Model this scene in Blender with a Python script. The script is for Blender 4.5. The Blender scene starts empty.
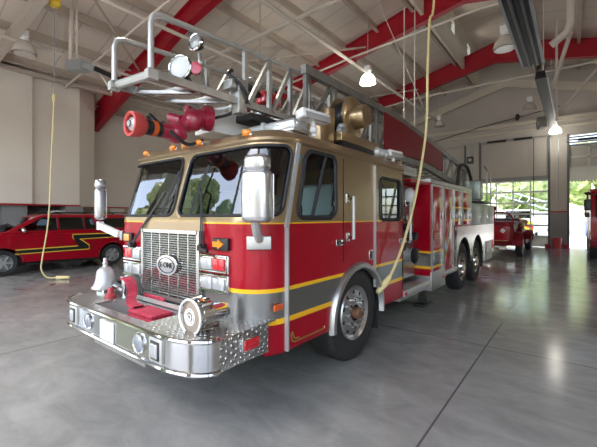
import bpy, bmesh, math, random
from mathutils import Vector, Matrix
random.seed(7)
C = bpy.context.scene.collection
PI = math.pi
V = Vector

# ------------------------------------------------------------------ mesh builder
class B:
    def __init__(s):
        s.bm = bmesh.new(); s.mi = 0
    def _add(s, vs, fs):
        bv = [s.bm.verts.new(v) for v in vs]
        for f in fs:
            try:
                fc = s.bm.faces.new([bv[i] for i in f]); fc.material_index = s.mi
            except ValueError:
                pass
        return bv
    def box(s, x0, x1, y0, y1, z0, z1, bev=0, M=None):
        t = bmesh.new()
        bmesh.ops.create_cube(t, size=1)
        for v in t.verts:
            v.co = V(((x0+x1)/2 + v.co.x*(x1-x0), (y0+y1)/2 + v.co.y*(y1-y0), (z0+z1)/2 + v.co.z*(z1-z0)))
        if bev:
            bmesh.ops.bevel(t, geom=t.edges[:], offset=bev, segments=3, profile=.5, affect='EDGES')
        s._merge(t, M); return s
    def _merge(s, t, M=None):
        t.verts.index_update()
        vs = [(M @ v.co if M else v.co.copy()) for v in t.verts]
        s._add(vs, [[v.index for v in f.verts] for f in t.faces]); t.free()
    def obox(s, c, size, rot=(0, 0, 0), bev=0):
        from mathutils import Euler
        M = Matrix.Translation(V(c)) @ Euler(rot).to_matrix().to_4x4()
        a, b, d = [q/2 for q in size]
        return s.box(-a, a, -b, b, -d, d, bev, M)
    def bar(s, p0, p1, w, h=None, up=(0, 0, 1)):
        h = h or w; p0, p1 = V(p0), V(p1); d = (p1-p0); L = d.length; d.normalize()
        u = V(up)
        if abs(d.dot(u)) > .99: u = V((1, 0, 0))
        r = d.cross(u).normalized(); u = r.cross(d)
        M = Matrix((r, d, u)).transposed().to_4x4(); M.translation = (p0+p1)/2
        return s.box(-w/2, w/2, -L/2, L/2, -h/2, h/2, 0, M)
    def tube(s, pts, r, n=10, cap=True, closed=False):
        pts = [V(p) for p in pts]; N = len(pts)
        rr = r if isinstance(r, (list, tuple)) else [r]*N
        T = []
        for i in range(N):
            a = pts[(i-1) % N] if (i > 0 or closed) else pts[0]
            b = pts[(i+1) % N] if (i < N-1 or closed) else pts[-1]
            T.append((b-a).normalized())
        u = V((0, 0, 1)) if abs(T[0].z) < .9 else V((1, 0, 0))
        u = (u - T[0]*u.dot(T[0])).normalized()
        vs = []
        for i in range(N):
            u = (u - T[i]*u.dot(T[i]))
            u = u.normalized() if u.length > 1e-6 else T[i].orthogonal().normalized()
            w = T[i].cross(u)
            for k in range(n):
                a = 2*PI*k/n
                vs.append(pts[i] + (u*math.cos(a)+w*math.sin(a))*rr[i])
        fs = []
        for i in range(N if closed else N-1):
            j = (i+1) % N
            for k in range(n):
                k2 = (k+1) % n
                fs.append((i*n+k, i*n+k2, j*n+k2, j*n+k))
        if cap and not closed:
            fs.append(tuple(range(n-1, -1, -1))); fs.append(tuple((N-1)*n+k for k in range(n)))
        s._add(vs, fs); return s
    def cyl(s, p0, p1, r, n=20, r1=None):
        return s.tube([p0, p1], [r, r if r1 is None else r1], n)
    def lathe(s, o, ax, prof, n=28, a0=0, a1=2*PI):
        o = V(o); d = V(ax).normalized(); u = d.orthogonal().normalized()
        if abs(d.z) < .9: u = (V((0, 0, 1)) - d*d.z).normalized()
        w = d.cross(u); full = abs(a1-a0-2*PI) < 1e-6
        m = n if full else n+1; vs = []
        for (r, t) in prof:
            for k in range(m):
                a = a0+(a1-a0)*k/n
                vs.append(o+d*t+(u*math.cos(a)+w*math.sin(a))*r)
        fs = []
        for i in range(len(prof)-1):
            for k in range(n):
                k2 = (k+1) % m
                fs.append((i*m+k, i*m+k2, (i+1)*m+k2, (i+1)*m+k))
        s._add(vs, fs); return s
    def prism(s, poly, axis, a0, a1):
        # poly: 2D points; axis 'X': (y,z)  'Y': (x,z)  'Z': (x,y)
        f = {'X': lambda p, a: (a, p[0], p[1]), 'Y': lambda p, a: (p[0], a, p[1]), 'Z': lambda p, a: (p[0], p[1], a)}[axis]
        n = len(poly)
        vs = [f(p, a0) for p in poly]+[f(p, a1) for p in poly]
        fs = [tuple(range(n)), tuple(range(2*n-1, n-1, -1))]
        fs += [(i, i+n, (i+1) % n+n, (i+1) % n) for i in range(n)]
        s._add(vs, fs); return s
    def ell(s, c, r, nu=20, nv=12):
        c = V(c); r = r if isinstance(r, (list, tuple)) else (r, r, r)
        t = bmesh.new(); bmesh.ops.create_uvsphere(t, u_segments=nu, v_segments=nv, radius=1)
        M = Matrix.Translation(c) @ Matrix.Diagonal((*r, 1)); s._merge(t, M); return s
    def quad(s, *ps):
        s._add([V(p) for p in ps], [tuple(range(len(ps)))]); return s
    def grid(s, rows, skip=None, close=False):
        m = len(rows[0]); vs = [p for r in rows for p in r]; fs = []
        for i in range(len(rows)-1):
            for k in range(m if close else m-1):
                if skip and skip(i, k): continue
                k2 = (k+1) % m
                fs.append((i*m+k, i*m+k2, (i+1)*m+k2, (i+1)*m+k))
        s._add(vs, fs); return s

ORG = {}
def obj(name, b, mats, parent=None, sharp=35, recalc=True):
    bm = b.bm
    if recalc: bmesh.ops.recalc_face_normals(bm, faces=bm.faces[:])
    off = ORG.get(parent, V((0, 0, 0)))
    for v in bm.verts: v.co -= off
    me = bpy.data.meshes.new(name); bm.to_mesh(me); bm.free()
    for m in (mats if isinstance(mats, (list, tuple)) else [mats]): me.materials.append(m)
    if sharp is not None:
        me.shade_smooth(); me.set_sharp_from_angle(angle=math.radians(sharp))
    o = bpy.data.objects.new(name, me); C.objects.link(o)
    if parent:
        o.parent = parent; ORG[o] = off
    return o
def tag(o, label=None, cat=None, group=None, kind=None):
    if label: o['label'] = label
    if cat: o['category'] = cat
    if group: o['group'] = group
    if kind: o['kind'] = kind
    return o
def thing(name, loc, label, cat, group=None):
    o = bpy.data.objects.new(name, None); C.objects.link(o); o.location = loc; ORG[o] = V(loc)
    o.empty_display_size = .2
    return tag(o, label, cat, group)
def solo(name, b, mats, label, cat, group=None, sharp=35):
    # top-level one-mesh thing: origin moved to its base
    bm = b.bm
    xs = [v.co for v in bm.verts]
    base = V((sum(v.x for v in xs)/len(xs), sum(v.y for v in xs)/len(xs), min(v.z for v in xs)))
    for v in bm.verts: v.co -= base
    o = obj(name, b, mats, None, sharp); o.location = base
    return tag(o, label, cat, group)
def struct(name, b, mats, sharp=35, recalc=True):
    return tag(obj(name, b, mats, None, sharp, recalc), kind='structure')
def text_mesh(b, body, size, M, ext=.002):
    cu = bpy.data.curves.new('t', 'FONT'); cu.body = body; cu.size = size; cu.extrude = ext
    cu.align_x = 'CENTER'; cu.align_y = 'CENTER'
    o = bpy.data.objects.new('t', cu); C.objects.link(o)
    dg = bpy.context.evaluated_depsgraph_get(); dg.update()
    me = bpy.data.meshes.new_from_object(o.evaluated_get(dg))
    t = bmesh.new(); t.from_mesh(me); b._merge(t, M)
    bpy.data.objects.remove(o); bpy.data.curves.remove(cu); bpy.data.meshes.remove(me)
def copy_tree(o, parent=None):
    c = o.copy(); C.objects.link(c)
    if parent:
        c.parent = parent
    ORG[c] = ORG.get(o, V())
    for ch in list(o.children): copy_tree(ch, c)
    return c

# ------------------------------------------------------------------ materials
def mat(name, col, rough=.5, metal=0, coat=0, emit=None, es=0, spec=.5):
    m = bpy.data.materials.new(name); m.use_nodes = True
    p = m.node_tree.nodes['Principled BSDF']
    p.inputs['Base Color'].default_value = (*col, 1); p.inputs['Roughness'].default_value = rough
    p.inputs['Metallic'].default_value = metal; p.inputs['Coat Weight'].default_value = coat
    p.inputs['Coat Roughness'].default_value = .04
    p.inputs['Specular IOR Level'].default_value = spec
    if emit:
        p.inputs['Emission Color'].default_value = (*emit, 1); p.inputs['Emission Strength'].default_value = es
    return m
def N(m, t, **kw):
    n = m.node_tree.nodes.new(t)
    for k, v in kw.items(): setattr(n, k, v)
    return n
def L(m, a, b): m.node_tree.links.new(a, b)
def P(m): return m.node_tree.nodes['Principled BSDF']
def vary(m, scale=3, amt=.12, dist=0, detail=4, rough_amt=0):
    """multiply the base colour by a soft noise"""
    p = P(m); c = p.inputs['Base Color'].default_value[:3]
    tc = N(m, 'ShaderNodeTexCoord'); no = N(m, 'ShaderNodeTexNoise')
    no.inputs['Scale'].default_value = scale; no.inputs['Detail'].default_value = detail
    no.inputs['Distortion'].default_value = dist
    L(m, tc.outputs['Object'], no.inputs['Vector'])
    r = N(m, 'ShaderNodeValToRGB'); r.color_ramp.elements[0].position = .3; r.color_ramp.elements[1].position = .7
    r.color_ramp.elements[0].color = (*[max(0, x*(1-amt)) for x in c], 1)
    r.color_ramp.elements[1].color = (*[min(1, x*(1+amt)) for x in c], 1)
    L(m, no.outputs['Fac'], r.inputs['Fac']); L(m, r.outputs['Color'], p.inputs['Base Color'])
    if rough_amt:
        mr = N(m, 'ShaderNodeMapRange'); q = p.inputs['Roughness'].default_value
        mr.inputs['To Min'].default_value = max(.02, q-rough_amt); mr.inputs['To Max'].default_value = q+rough_amt
        L(m, no.outputs['Fac'], mr.inputs['Value']); L(m, mr.outputs['Result'], p.inputs['Roughness'])
    return m
RED = (.33, .002, .013); GOLD = (.38, .275, .155); YEL = (.85, .47, .02); BAND = (.23, .225, .215)
def paint(name, rear=False):
    """truck paint: horizontal colour bands by height (a livery)"""
    m = mat(name, RED, .3, 0, .22, spec=.22); p = P(m); nt = m.node_tree
    g = N(m, 'ShaderNodeNewGeometry'); s = N(m, 'ShaderNodeSeparateXYZ'); L(m, g.outputs['Position'], s.inputs[0])
    z = s.outputs['Z']
    if rear:
        mr = N(m, 'ShaderNodeMapRange'); mr.inputs['From Min'].default_value = 6.95; mr.inputs['From Max'].default_value = 7.5
        mr.inputs['To Min'].default_value = 0; mr.inputs['To Max'].default_value = .80
        L(m, s.outputs['Y'], mr.inputs['Value'])
        sb = N(m, 'ShaderNodeMath', operation='SUBTRACT'); L(m, z, sb.inputs[0]); L(m, mr.outputs[0], sb.inputs[1]); z = sb.outputs[0]
    mr = N(m, 'ShaderNodeMapRange'); mr.inputs['From Min'].default_value = 0; mr.inputs['From Max'].default_value = 3
    L(m, z, mr.inputs['Value'])
    def ramp(stops):
        r = N(m, 'ShaderNodeValToRGB'); r.color_ramp.interpolation = 'CONSTANT'; e = r.color_ramp.elements
        e[0].position = 0; e[0].color = (*stops[0][1], 1); e[1].position = stops[1][0]/3; e[1].color = (*stops[1][1], 1)
        for a, c in stops[2:]:
            k = e.new(a/3); k.color = (*c, 1)
        L(m, mr.outputs[0], r.inputs['Fac']); return r
    base = [(0, RED), (.735, YEL), (.775, BAND), (1.0, YEL), (1.038, RED)]
    met = [(0, (0, 0, 0)), (.775, (.75,)*3), (1.0, (0, 0, 0))]
    if not rear:
        base += [(1.575, YEL), (1.587, GOLD)]; met += [(1.587, (.8,)*3)]
        a = ramp(base)
        b = ramp([(0, RED), (.775, BAND), (1.0, YEL), (1.02, RED), (1.49, GOLD)])
        ax = N(m, 'ShaderNodeMath', operation='ABSOLUTE'); L(m, s.outputs['X'], ax.inputs[0])
        lt = N(m, 'ShaderNodeMath', operation='LESS_THAN'); L(m, ax.outputs[0], lt.inputs[0]); lt.inputs[1].default_value = .53
        yl = N(m, 'ShaderNodeMath', operation='LESS_THAN'); L(m, s.outputs['Y'], yl.inputs[0]); yl.inputs[1].default_value = 3
        mu = N(m, 'ShaderNodeMath', operation='MULTIPLY'); L(m, lt.outputs[0], mu.inputs[0]); L(m, yl.outputs[0], mu.inputs[1])
        mx = N(m, 'ShaderNodeMix', data_type='RGBA'); L(m, mu.outputs[0], mx.inputs['Factor'])
        L(m, a.outputs[0], mx.inputs[6]); L(m, b.outputs[0], mx.inputs[7]); L(m, mx.outputs[2], p.inputs['Base Color'])
    else:
        a = ramp(base); L(m, a.outputs[0], p.inputs['Base Color'])
    k = ramp(met); L(m, k.outputs[0], p.inputs['Metallic'])
    return m
def diamond(name, col=(.42, .42, .41), scale=26):
    m = mat(name, col, .28, 1)
    tc = N(m, 'ShaderNodeTexCoord'); mp = N(m, 'ShaderNodeMapping'); mp.inputs['Rotation'].default_value = (.6, .5, PI/4)
    mp.inputs['Scale'].default_value = (scale, scale, scale)
    L(m, tc.outputs['Object'], mp.inputs[0])
    ch = N(m, 'ShaderNodeTexVoronoi'); ch.inputs['Scale'].default_value = 1; ch.inputs['Randomness'].default_value = .25
    L(m, mp.outputs[0], ch.inputs['Vector'])
    r = N(m, 'ShaderNodeValToRGB'); r.color_ramp.elements[0].position = .25; r.color_ramp.elements[1].position = .45
    r.color_ramp.elements[0].color = (1, 1, 1, 1); r.color_ramp.elements[1].color = (0, 0, 0, 1)
    L(m, ch.outputs['Distance'], r.inputs['Fac'])
    bu = N(m, 'ShaderNodeBump'); bu.inputs['Strength'].default_value = 1; bu.inputs['Distance'].default_value = .012
    L(m, r.outputs[0], bu.inputs['Height']); L(m, bu.outputs[0], P(m).inputs['Normal'])
    return m
def glass(name, tint, boost=.06, ior=1.5):
    m = bpy.data.materials.new(name); m.use_nodes = True; nt = m.node_tree
    nt.nodes.remove(P(m)); out = nt.nodes['Material Output']
    t = N(m, 'ShaderNodeBsdfTransparent'); t.inputs[0].default_value = (*tint, 1)
    g = N(m, 'ShaderNodeBsdfGlossy'); g.inputs['Roughness'].default_value = .015; g.inputs[0].default_value = (.95, .97, 1, 1)
    f = N(m, 'ShaderNodeFresnel'); f.inputs['IOR'].default_value = ior
    ad = N(m, 'ShaderNodeMath', operation='ADD', use_clamp=True); ad.inputs[1].default_value = boost; L(m, f.outputs[0], ad.inputs[0])
    mx = N(m, 'ShaderNodeMixShader'); L(m, ad.outputs[0], mx.inputs[0]); L(m, t.outputs[0], mx.inputs[1]); L(m, g.outputs[0], mx.inputs[2])
    L(m, mx.outputs[0], out.inputs[0]); return m

M = {}
M['paint'] = paint('engine_paint'); M['paint_rear'] = paint('engine_body_paint', True); P(M['paint_rear']).inputs['Coat Weight'].default_value = .1; P(M['paint_rear']).inputs['Roughness'].default_value = .16
M['red'] = mat('red_paint', RED, .3, 0, .22, spec=.22)
M['darkred'] = mat('dark_red_paint', (.17, .003, .010), .5, 0, .0, spec=.25)
M['gold'] = mat('gold_paint', GOLD, .3, .8, .3)
M['goldleaf'] = mat('gold_leaf', (.42, .26, .08), .4, .5)
M['chrome'] = mat('chrome', (.60, .60, .60), .08, 1)
M['steel'] = mat('stainless_steel', (.60, .59, .57), .14, 1)
M['bellmetal'] = mat('bell_silver', (.40, .40, .40), .16, 1)
M['rim'] = mat('polished_rim', (.50, .50, .50), .28, .9)
M['alud'] = vary(mat('weathered_aluminium', (.22, .215, .20), .45, .6), 6, .2)  # darker, mottled aluminium for the base section of the ladder
M['conered'] = mat('dusty_red_rubber', (.36, .03, .04), .55)
M['grillemetal'] = mat('grille_chrome', (.60, .595, .56), .18, .9)
M['shell'] = mat('satin_mirror_shell', (.52, .52, .52), .25, .85)
M['brushed'] = vary(mat('brushed_aluminium', (.46, .455, .44), .36, .9), 8, .1)
M['silver'] = mat('silver_paint', (.50, .50, .49), .35, .4)
M['alu'] = vary(mat('ladder_aluminium', (.36, .355, .335), .38, .7), 6, .15)
M['aluw'] = mat('pale_aluminium', (.52, .515, .49), .35, .5)
M['plate'] = diamond('diamond_plate', (.52, .52, .51)); M['plate_dark'] = diamond('diamond_plate_dark', (.33, .33, .33))
M['rubber'] = mat('black_rubber', (.016, .016, .017), .6)
M['tire'] = vary(mat('tire_rubber', (.022, .022, .023), .65), 20, .3)
M['black'] = mat('black_plastic', (.012, .012, .013), .4)
M['dark'] = mat('dark_interior', (.03, .032, .034), .7)
M['greyi'] = mat('grey_vinyl', (.20, .23, .25), .6)
M['bluegrey'] = mat('blue_grey_seat', (.50, .58, .64), .6)
M['white'] = mat('white_paint', (.80, .80, .79), .35)
M['lens'] = mat('clear_lamp_lens', (.48, .49, .49), .15, .4, .4)
M['foglens'] = mat('fog_lamp_glass', (.30, .33, .37), .12, .5)
M['lensface'] = mat('pale_reflector', (.72, .73, .71), .35)
M['redlens'] = mat('red_lamp_lens', (.55, .01, .02), .12, 0, .8)
M['amber'] = mat('amber_lens', (.85, .25, .01), .15, 0, .8)
M['glass'] = glass('cab_glass', (.50, .62, .58), .05)
M['sideglass'] = glass('side_glass', (.78, .83, .80), .02)
M['tinted'] = glass('tinted_glass', (.012, .013, .014), .02)
M['pane'] = glass('door_pane_glass', (.93, .95, .95), .0, 1.3)
M['hosered'] = vary(mat('red_canvas_hose', (.42, .03, .06), .8), 40, .25)
M['monred'] = mat('monitor_red', (.34, .012, .045), .3, 0, .8)
M['coral'] = mat('coral_red_rubber', (.52, .06, .055), .45)
M['orange'] = mat('orange_plastic', (.62, .10, .015), .5)
M['yhose'] = mat('yellow_air_hose', (.74, .62, .31), .5)
M['yellow'] = mat('yellow_plastic', (.75, .52, .04), .5)
M['blue'] = mat('blue_sticker', (.02, .30, .55), .5)
M['beige'] = mat('beige_steel', (.50, .43, .355), .55)
M['pipe'] = mat('beige_pipe_paint', (.60, .545, .475), .45)
M['frame'] = mat('frame_red', (.36, .006, .018), .38)
M['blackmetal'] = mat('black_heater_metal', (.008, .009, .009), .45, 0, spec=.3)
M['track'] = mat('dark_track_steel', (.12, .12, .115), .5, .3)
M['galv'] = mat('galvanised_grey', (.36, .38, .38), .45, .5)
M['dome'] = mat('ribbed_lamp_glass', (.56, .52, .46), .25, 0, .5)
M['lit'] = mat('lit_lamp_glass', (1, 1, .95), .3, emit=(1, .97, .88), es=2.2)
M['green'] = mat('green_grey_panel', (.33, .38, .36), .3, .5)

# concrete floor, walls, ceiling
def floor_mat():
    m = mat('polished_concrete', (.25, .25, .24), .2); p = P(m)
    g = N(m, 'ShaderNodeNewGeometry')
    n1 = N(m, 'ShaderNodeTexNoise'); n1.inputs['Scale'].default_value = .55; n1.inputs['Detail'].default_value = 5; n1.inputs['Roughness'].default_value = .62
    mp = N(m, 'ShaderNodeMapping'); mp.inputs['Scale'].default_value = (1, 1.0, 1); mp.inputs['Rotation'].default_value = (0, 0, .5)
    L(m, g.outputs['Position'], mp.inputs[0]); L(m, mp.outputs[0], n1.inputs['Vector'])
    mp2 = N(m, 'ShaderNodeMapping'); mp2.inputs['Scale'].default_value = (1.3, 2.6, 1); mp2.inputs['Rotation'].default_value = (0, 0, -.62)
    n2 = N(m, 'ShaderNodeTexNoise'); n2.inputs['Scale'].default_value = 1.4; n2.inputs['Detail'].default_value = 7; n2.inputs['Roughness'].default_value = .68
    n2.inputs['Distortion'].default_value = .8
    L(m, g.outputs['Position'], mp2.inputs[0]); L(m, mp2.outputs[0], n2.inputs['Vector'])
    r1 = N(m, 'ShaderNodeValToRGB'); e = r1.color_ramp.elements
    e[0].position = .3; e[0].color = (.215, .215, .205, 1); e[1].position = .72; e[1].color = (.345, .345, .33, 1)
    L(m, n1.outputs['Fac'], r1.inputs[0])
    r2 = N(m, 'ShaderNodeValToRGB'); e = r2.color_ramp.elements
    e[0].position = .32; e[0].color = (.74, .74, .75, 1); e[1].position = .62; e[1].color = (1.06, 1.06, 1.05, 1)
    L(m, n2.outputs['Fac'], r2.inputs[0])
    mx = N(m, 'ShaderNodeMix', data_type='RGBA', blend_type='MULTIPLY'); mx.inputs['Factor'].default_value = .85
    L(m, r1.outputs[0], mx.inputs[6]); L(m, r2.outputs[0], mx.inputs[7])
    # saw-cut joints
    s = N(m, 'ShaderNodeSeparateXYZ'); L(m, g.outputs['Position'], s.inputs[0])
    def cut(out, off, per):
        a = N(m, 'ShaderNodeMath', operation='SUBTRACT'); L(m, out, a.inputs[0]); a.inputs[1].default_value = off
        b = N(m, 'ShaderNodeMath', operation='PINGPONG'); L(m, a.outputs[0], b.inputs[0]); b.inputs[1].default_value = per/2
        c = N(m, 'ShaderNodeMath', operation='LESS_THAN'); L(m, b.outputs[0], c.inputs[0]); c.inputs[1].default_value = .009
        return c.outputs[0]
    mxx = N(m, 'ShaderNodeMath', operation='MAXIMUM'); L(m, cut(s.outputs['X'], 2.3, 4.5), mxx.inputs[0]); L(m, cut(s.outputs['Y'], -1.3, 6.3), mxx.inputs[1])
    m2 = N(m, 'ShaderNodeMix', data_type='RGBA'); L(m, mxx.outputs[0], m2.inputs['Factor']); L(m, mx.outputs[2], m2.inputs[6])
    m2.inputs[7].default_value = (.09, .09, .088, 1); L(m, m2.outputs[2], p.inputs['Base Color'])
    mr = N(m, 'ShaderNodeMapRange'); mr.inputs['To Min'].default_value = .06; mr.inputs['To Max'].default_value = .26
    L(m, n2.outputs['Fac'], mr.inputs['Value']); L(m, mr.outputs[0], p.inputs['Roughness'])
    bu = N(m, 'ShaderNodeBump'); bu.inputs['Strength'].default_value = .06; bu.inputs['Distance'].default_value = .02
    L(m, n2.outputs['Fac'], bu.inputs['Height']); L(m, bu.outputs[0], p.inputs['Normal'])
    return m
M['floor'] = floor_mat()
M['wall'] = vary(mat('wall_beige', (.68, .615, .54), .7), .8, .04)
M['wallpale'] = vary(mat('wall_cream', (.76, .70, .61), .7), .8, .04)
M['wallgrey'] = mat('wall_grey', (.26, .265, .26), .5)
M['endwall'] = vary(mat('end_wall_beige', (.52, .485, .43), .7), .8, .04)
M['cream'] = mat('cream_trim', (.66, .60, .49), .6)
def deck_mat():
    m = mat('roof_deck', (.50, .445, .385), .6); p = P(m)
    g = N(m, 'ShaderNodeNewGeometry'); s = N(m, 'ShaderNodeSeparateXYZ'); L(m, g.outputs['Position'], s.inputs[0])
    b = N(m, 'ShaderNodeMath', operation='PINGPONG'); L(m, s.outputs['Y'], b.inputs[0]); b.inputs[1].default_value = .46
    c = N(m, 'ShaderNodeMath', operation='LESS_THAN'); L(m, b.outputs[0], c.inputs[0]); c.inputs[1].default_value = .02
    mx = N(m, 'ShaderNodeMix', data_type='RGBA'); L(m, c.outputs[0], mx.inputs['Factor'])
    mx.inputs[6].default_value = (.74, .655, .56, 1); mx.inputs[7].default_value = (.55, .475, .40, 1)
    L(m, mx.outputs[2], p.inputs['Base Color']); return m
M['deck'] = deck_mat()
M['pave'] = vary(mat('outdoor_concrete', (.42, .41, .385), .8), .5, .08)
M['apron'] = vary(mat('forecourt_asphalt', (.30, .295, .285), .85), .5, .1)
M['grass'] = vary(mat('lawn_green', (.14, .22, .06), .9), 2, .3)
M['bark'] = vary(mat('bark', (.13, .09, .06), .9), 10, .3)
def leaf(name, c): return vary(mat(name, c, .7), 2.2, .45, 0, 8)
M['leaf1'] = leaf('leaf_mid_green', (.27, .34, .13)); M['leaf2'] = leaf('leaf_yellow_green', (.42, .45, .20)); M['leaf3'] = leaf('leaf_dark_green', (.14, .21, .09))

# ------------------------------------------------------------------ the setting
XR = .15; YF = -1.3; YB = 22.6; XL = -13.6; XRT = 13.9
def roofz(x):
    d = abs(x-XR)
    return 9.95-d*.2206 if d < 6.8 else 8.45-(d-6.8)*.2934
b = B(); b.quad((XL, YF-.3, 0), (XRT, YF-.3, 0), (XRT, YB+.3, 0), (XL, YB+.3, 0)); struct('floor', b, M['floor'], recalc=False)
b = B(); b.box(-90, 90, -80, YF-.3, -.2, -.02); struct('ground', b, M['apron'])
b = B(); b.box(-90, 90, YB+.3, 90, -.2, -.02)
b.box(-90, XL, YF-.3, YB+.3, -.2, -.02); b.box(XRT, 90, YF-.3, YB+.3, -.2, -.02); struct('ground', b, M['pave'])
b = B()
xs = [XL-.3, XR-6.8, -1.25]
for x0, x1 in ((XL-.3, XR-6.8), (XR-6.8, -1.25), (1.55, XR+6.8), (XR+6.8, XRT+.3)):
    b.prism([(x0, roofz(x0)), (x1, roofz(x1)), (x1, roofz(x1)+.12), (x0, roofz(x0)+.12)], 'Y', YF-1.2, YB+.3)
b.box(-1.45, 1.75, YF-1.2, YB+.3, 10.95, 11.05)
struct('ceiling', b, M['deck'])
# ridge monitor curbs with small clerestory windows
for k, x in ((1, -1.25), (2, 1.55)):
    b = B(); b.box(x-.06, x+.06, YF, YB, 9.05, 10.0); b.box(x-.06, x+.06, YF, YB, 10.55, 10.95)
    y = YF
    while y < YB-.1:
        b.box(x-.06, x+.06, y, min(YB, y+2.4), 10.0, 10.55); y += 3.1
    struct('trim_%d' % k, b, M['cream'])
    y = YF+2.4; j = 0
    while y < YB-1:
        j += 1
        b = B(); b.box(x-.012, x+.012, y, y+.7, 10.0, 10.55); struct('window_%d' % (10*k+j), b, M['pane']); y += 3.1

# left wall: far part, projecting pier, low openings under the red stripe
XP = -12.05; XW = -13.4
b = B()
b.box(XL-.25, XW, YF, YB, 1.98, 6.7); b.box(XL-.25, XW-.8, YF, YB, 0, 1.98)
for y0, y1 in ((7.4, 8.0), (10.6, 11.2), (14.2, 14.8), (18, 18.6), (21.8, YB)): b.box(XL-.25, XW, y0, y1, 0, 1.98)
struct('wall_left', b, [M['wall']])
b = B()
b.prism([(XW, YF), (XP+.18, YF), (XP+.18, 4.05), (XP, 4.05), (XP, 5.62), (XP-.45, 6.35), (XW, 6.35)], 'Z', 2.02, 6.75)
struct('wall_left_pier', b, M['wallpale'], 20)
b = B()
for y0, y1 in ((-1.3, -.9), (-.2, .4), (3.25, 3.95), (5.15, 5.75), (1.6, 1.9)): b.box(XW, XP+.02, y0, y1, 0, 2.02)
b.box(XW-.02, XW+.03, YF, 6.3, 0, 2.02)
struct('wall_left_columns', b, M['wallgrey'])
b = B(); b.box(XW, XP+.21, YF, 4.07, 2.02, 2.08); b.box(XW, XP+.03, 4.07, 5.66, 2.02, 2.08); b.box(XW-.02, XW+.03, 6.35, YB, 2.0, 2.06)
struct('trim_3', b, M['frame'])
# right wall
b = B(); b.box(XRT-.3, XRT, YF, YB, 0, 6.7); struct('wall_right', b, M['wall'])

# end wall with two sectional doors
doors = [(-9.25, -5.98), (-5.2, -1.93), (-1.14, 2.12), (2.92, 6.2), (7.0, 10.25)]
HD = 5.75
b = B()
edges = [XL] + [e for d in doors for e in d] + [XRT]
for i in range(0, len(edges), 2): b.box(edges[i], edges[i+1], YB, YB+.3, 1.9, HD)
gab = [(XL, HD), (XRT, HD)] + [(x, roofz(x)) for x in (XRT, XR+6.8, 1.55)] + [(1.55, 10.95), (-1.25, 10.95)] + [(x, roofz(x)) for x in (-1.25, XR-6.8, XL)]
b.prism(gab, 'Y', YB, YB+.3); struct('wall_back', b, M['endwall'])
b = B()
for i in range(0, len(edges), 2): b.box(edges[i], edges[i+1], YB-.02, YB+.3, 0, 1.84)
struct('baseboard_back', b, M['wallgrey'])
b = B()
for i in range(0, len(edges), 2): b.box(edges[i], edges[i+1], YB-.03, YB+.1, 1.84, 1.91)
struct('trim_4', b, M['frame'])
b = B()
for i in range(0, len(edges), 2):
    if -2 < edges[i] < 8: b.box(edges[i]+.0, edges[i]+.07, YB-.05, YB, 1.91, HD); b.box(edges[i+1]-.07, edges[i+1], YB-.05, YB, 1.91, HD); b.box((edges[i]+edges[i+1])/2-.02, (edges[i]+edges[i+1])/2+.02, YB-.04, YB, 1.91, HD+.1)
struct('trim_5', b, M['galv'])
# pale ledge beam across the gable
b = B(); b.box(XL, XRT, YB-.22, YB, 6.55, 6.72); b.box(XL, XRT, YB-.1, YB, 6.2, 6.3); struct('trim_6', b, M['cream'])
b = B()  # cream raking beam made up to stand in for a sunlit diagonal
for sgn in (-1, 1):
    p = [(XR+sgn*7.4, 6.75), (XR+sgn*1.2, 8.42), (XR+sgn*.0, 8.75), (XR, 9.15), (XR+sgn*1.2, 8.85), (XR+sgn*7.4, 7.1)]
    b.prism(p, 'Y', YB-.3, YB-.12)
struct('trim_7', b, M['cream'])  # not real trim: stands in for the sunlit diagonal
def sect_door(n, x0, x1):
    b = B()  # stiles, rails
    zs = [.55, 1.15, 1.75, 2.35, 2.95, 3.55]
    b.box(x0, x1, YB+.08, YB+.14, 0.02, .55)
    for z in zs: b.box(x0, x1, YB+.08, YB+.15, z-.05, z+.05)
    for k in range(5):
        x = x0+(x1-x0)*k/4; b.box(max(x0, x-.035), min(x1, x+.035), YB+.085, YB+.145, .55, 3.55)
    o = struct('door_%d' % n, b, M['aluw'])
    for i in range(5):
        g = B()
        for k in range(4):
            xa = x0+(x1-x0)*k/4; g.box(xa+.035, xa+(x1-x0)/4-.035, YB+.105, YB+.115, zs[i]+.035, zs[i+1]-.035)
        obj('glazed_row', g, M['pane'], o)
    g = B(); g.box(x0, x1, YB+.02, YB+.16, 3.58, 3.78); obj('header_bar', g, M['wallgrey'], o)
    g = B(); g.box(x0, x1, YB+.06, YB+.16, 3.78, HD); obj('upper_panel', g, M['endwall'], o)
    g = B(); g.box(x0-.05, x0+.05, YB-.06, YB+.06, 0, HD+.05); g.box(x1-.05, x1+.05, YB-.06, YB+.06, 0, HD+.05); obj('door_track', g, M['track'], o)
    return o
sect_door(1, *doors[2]); 
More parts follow.
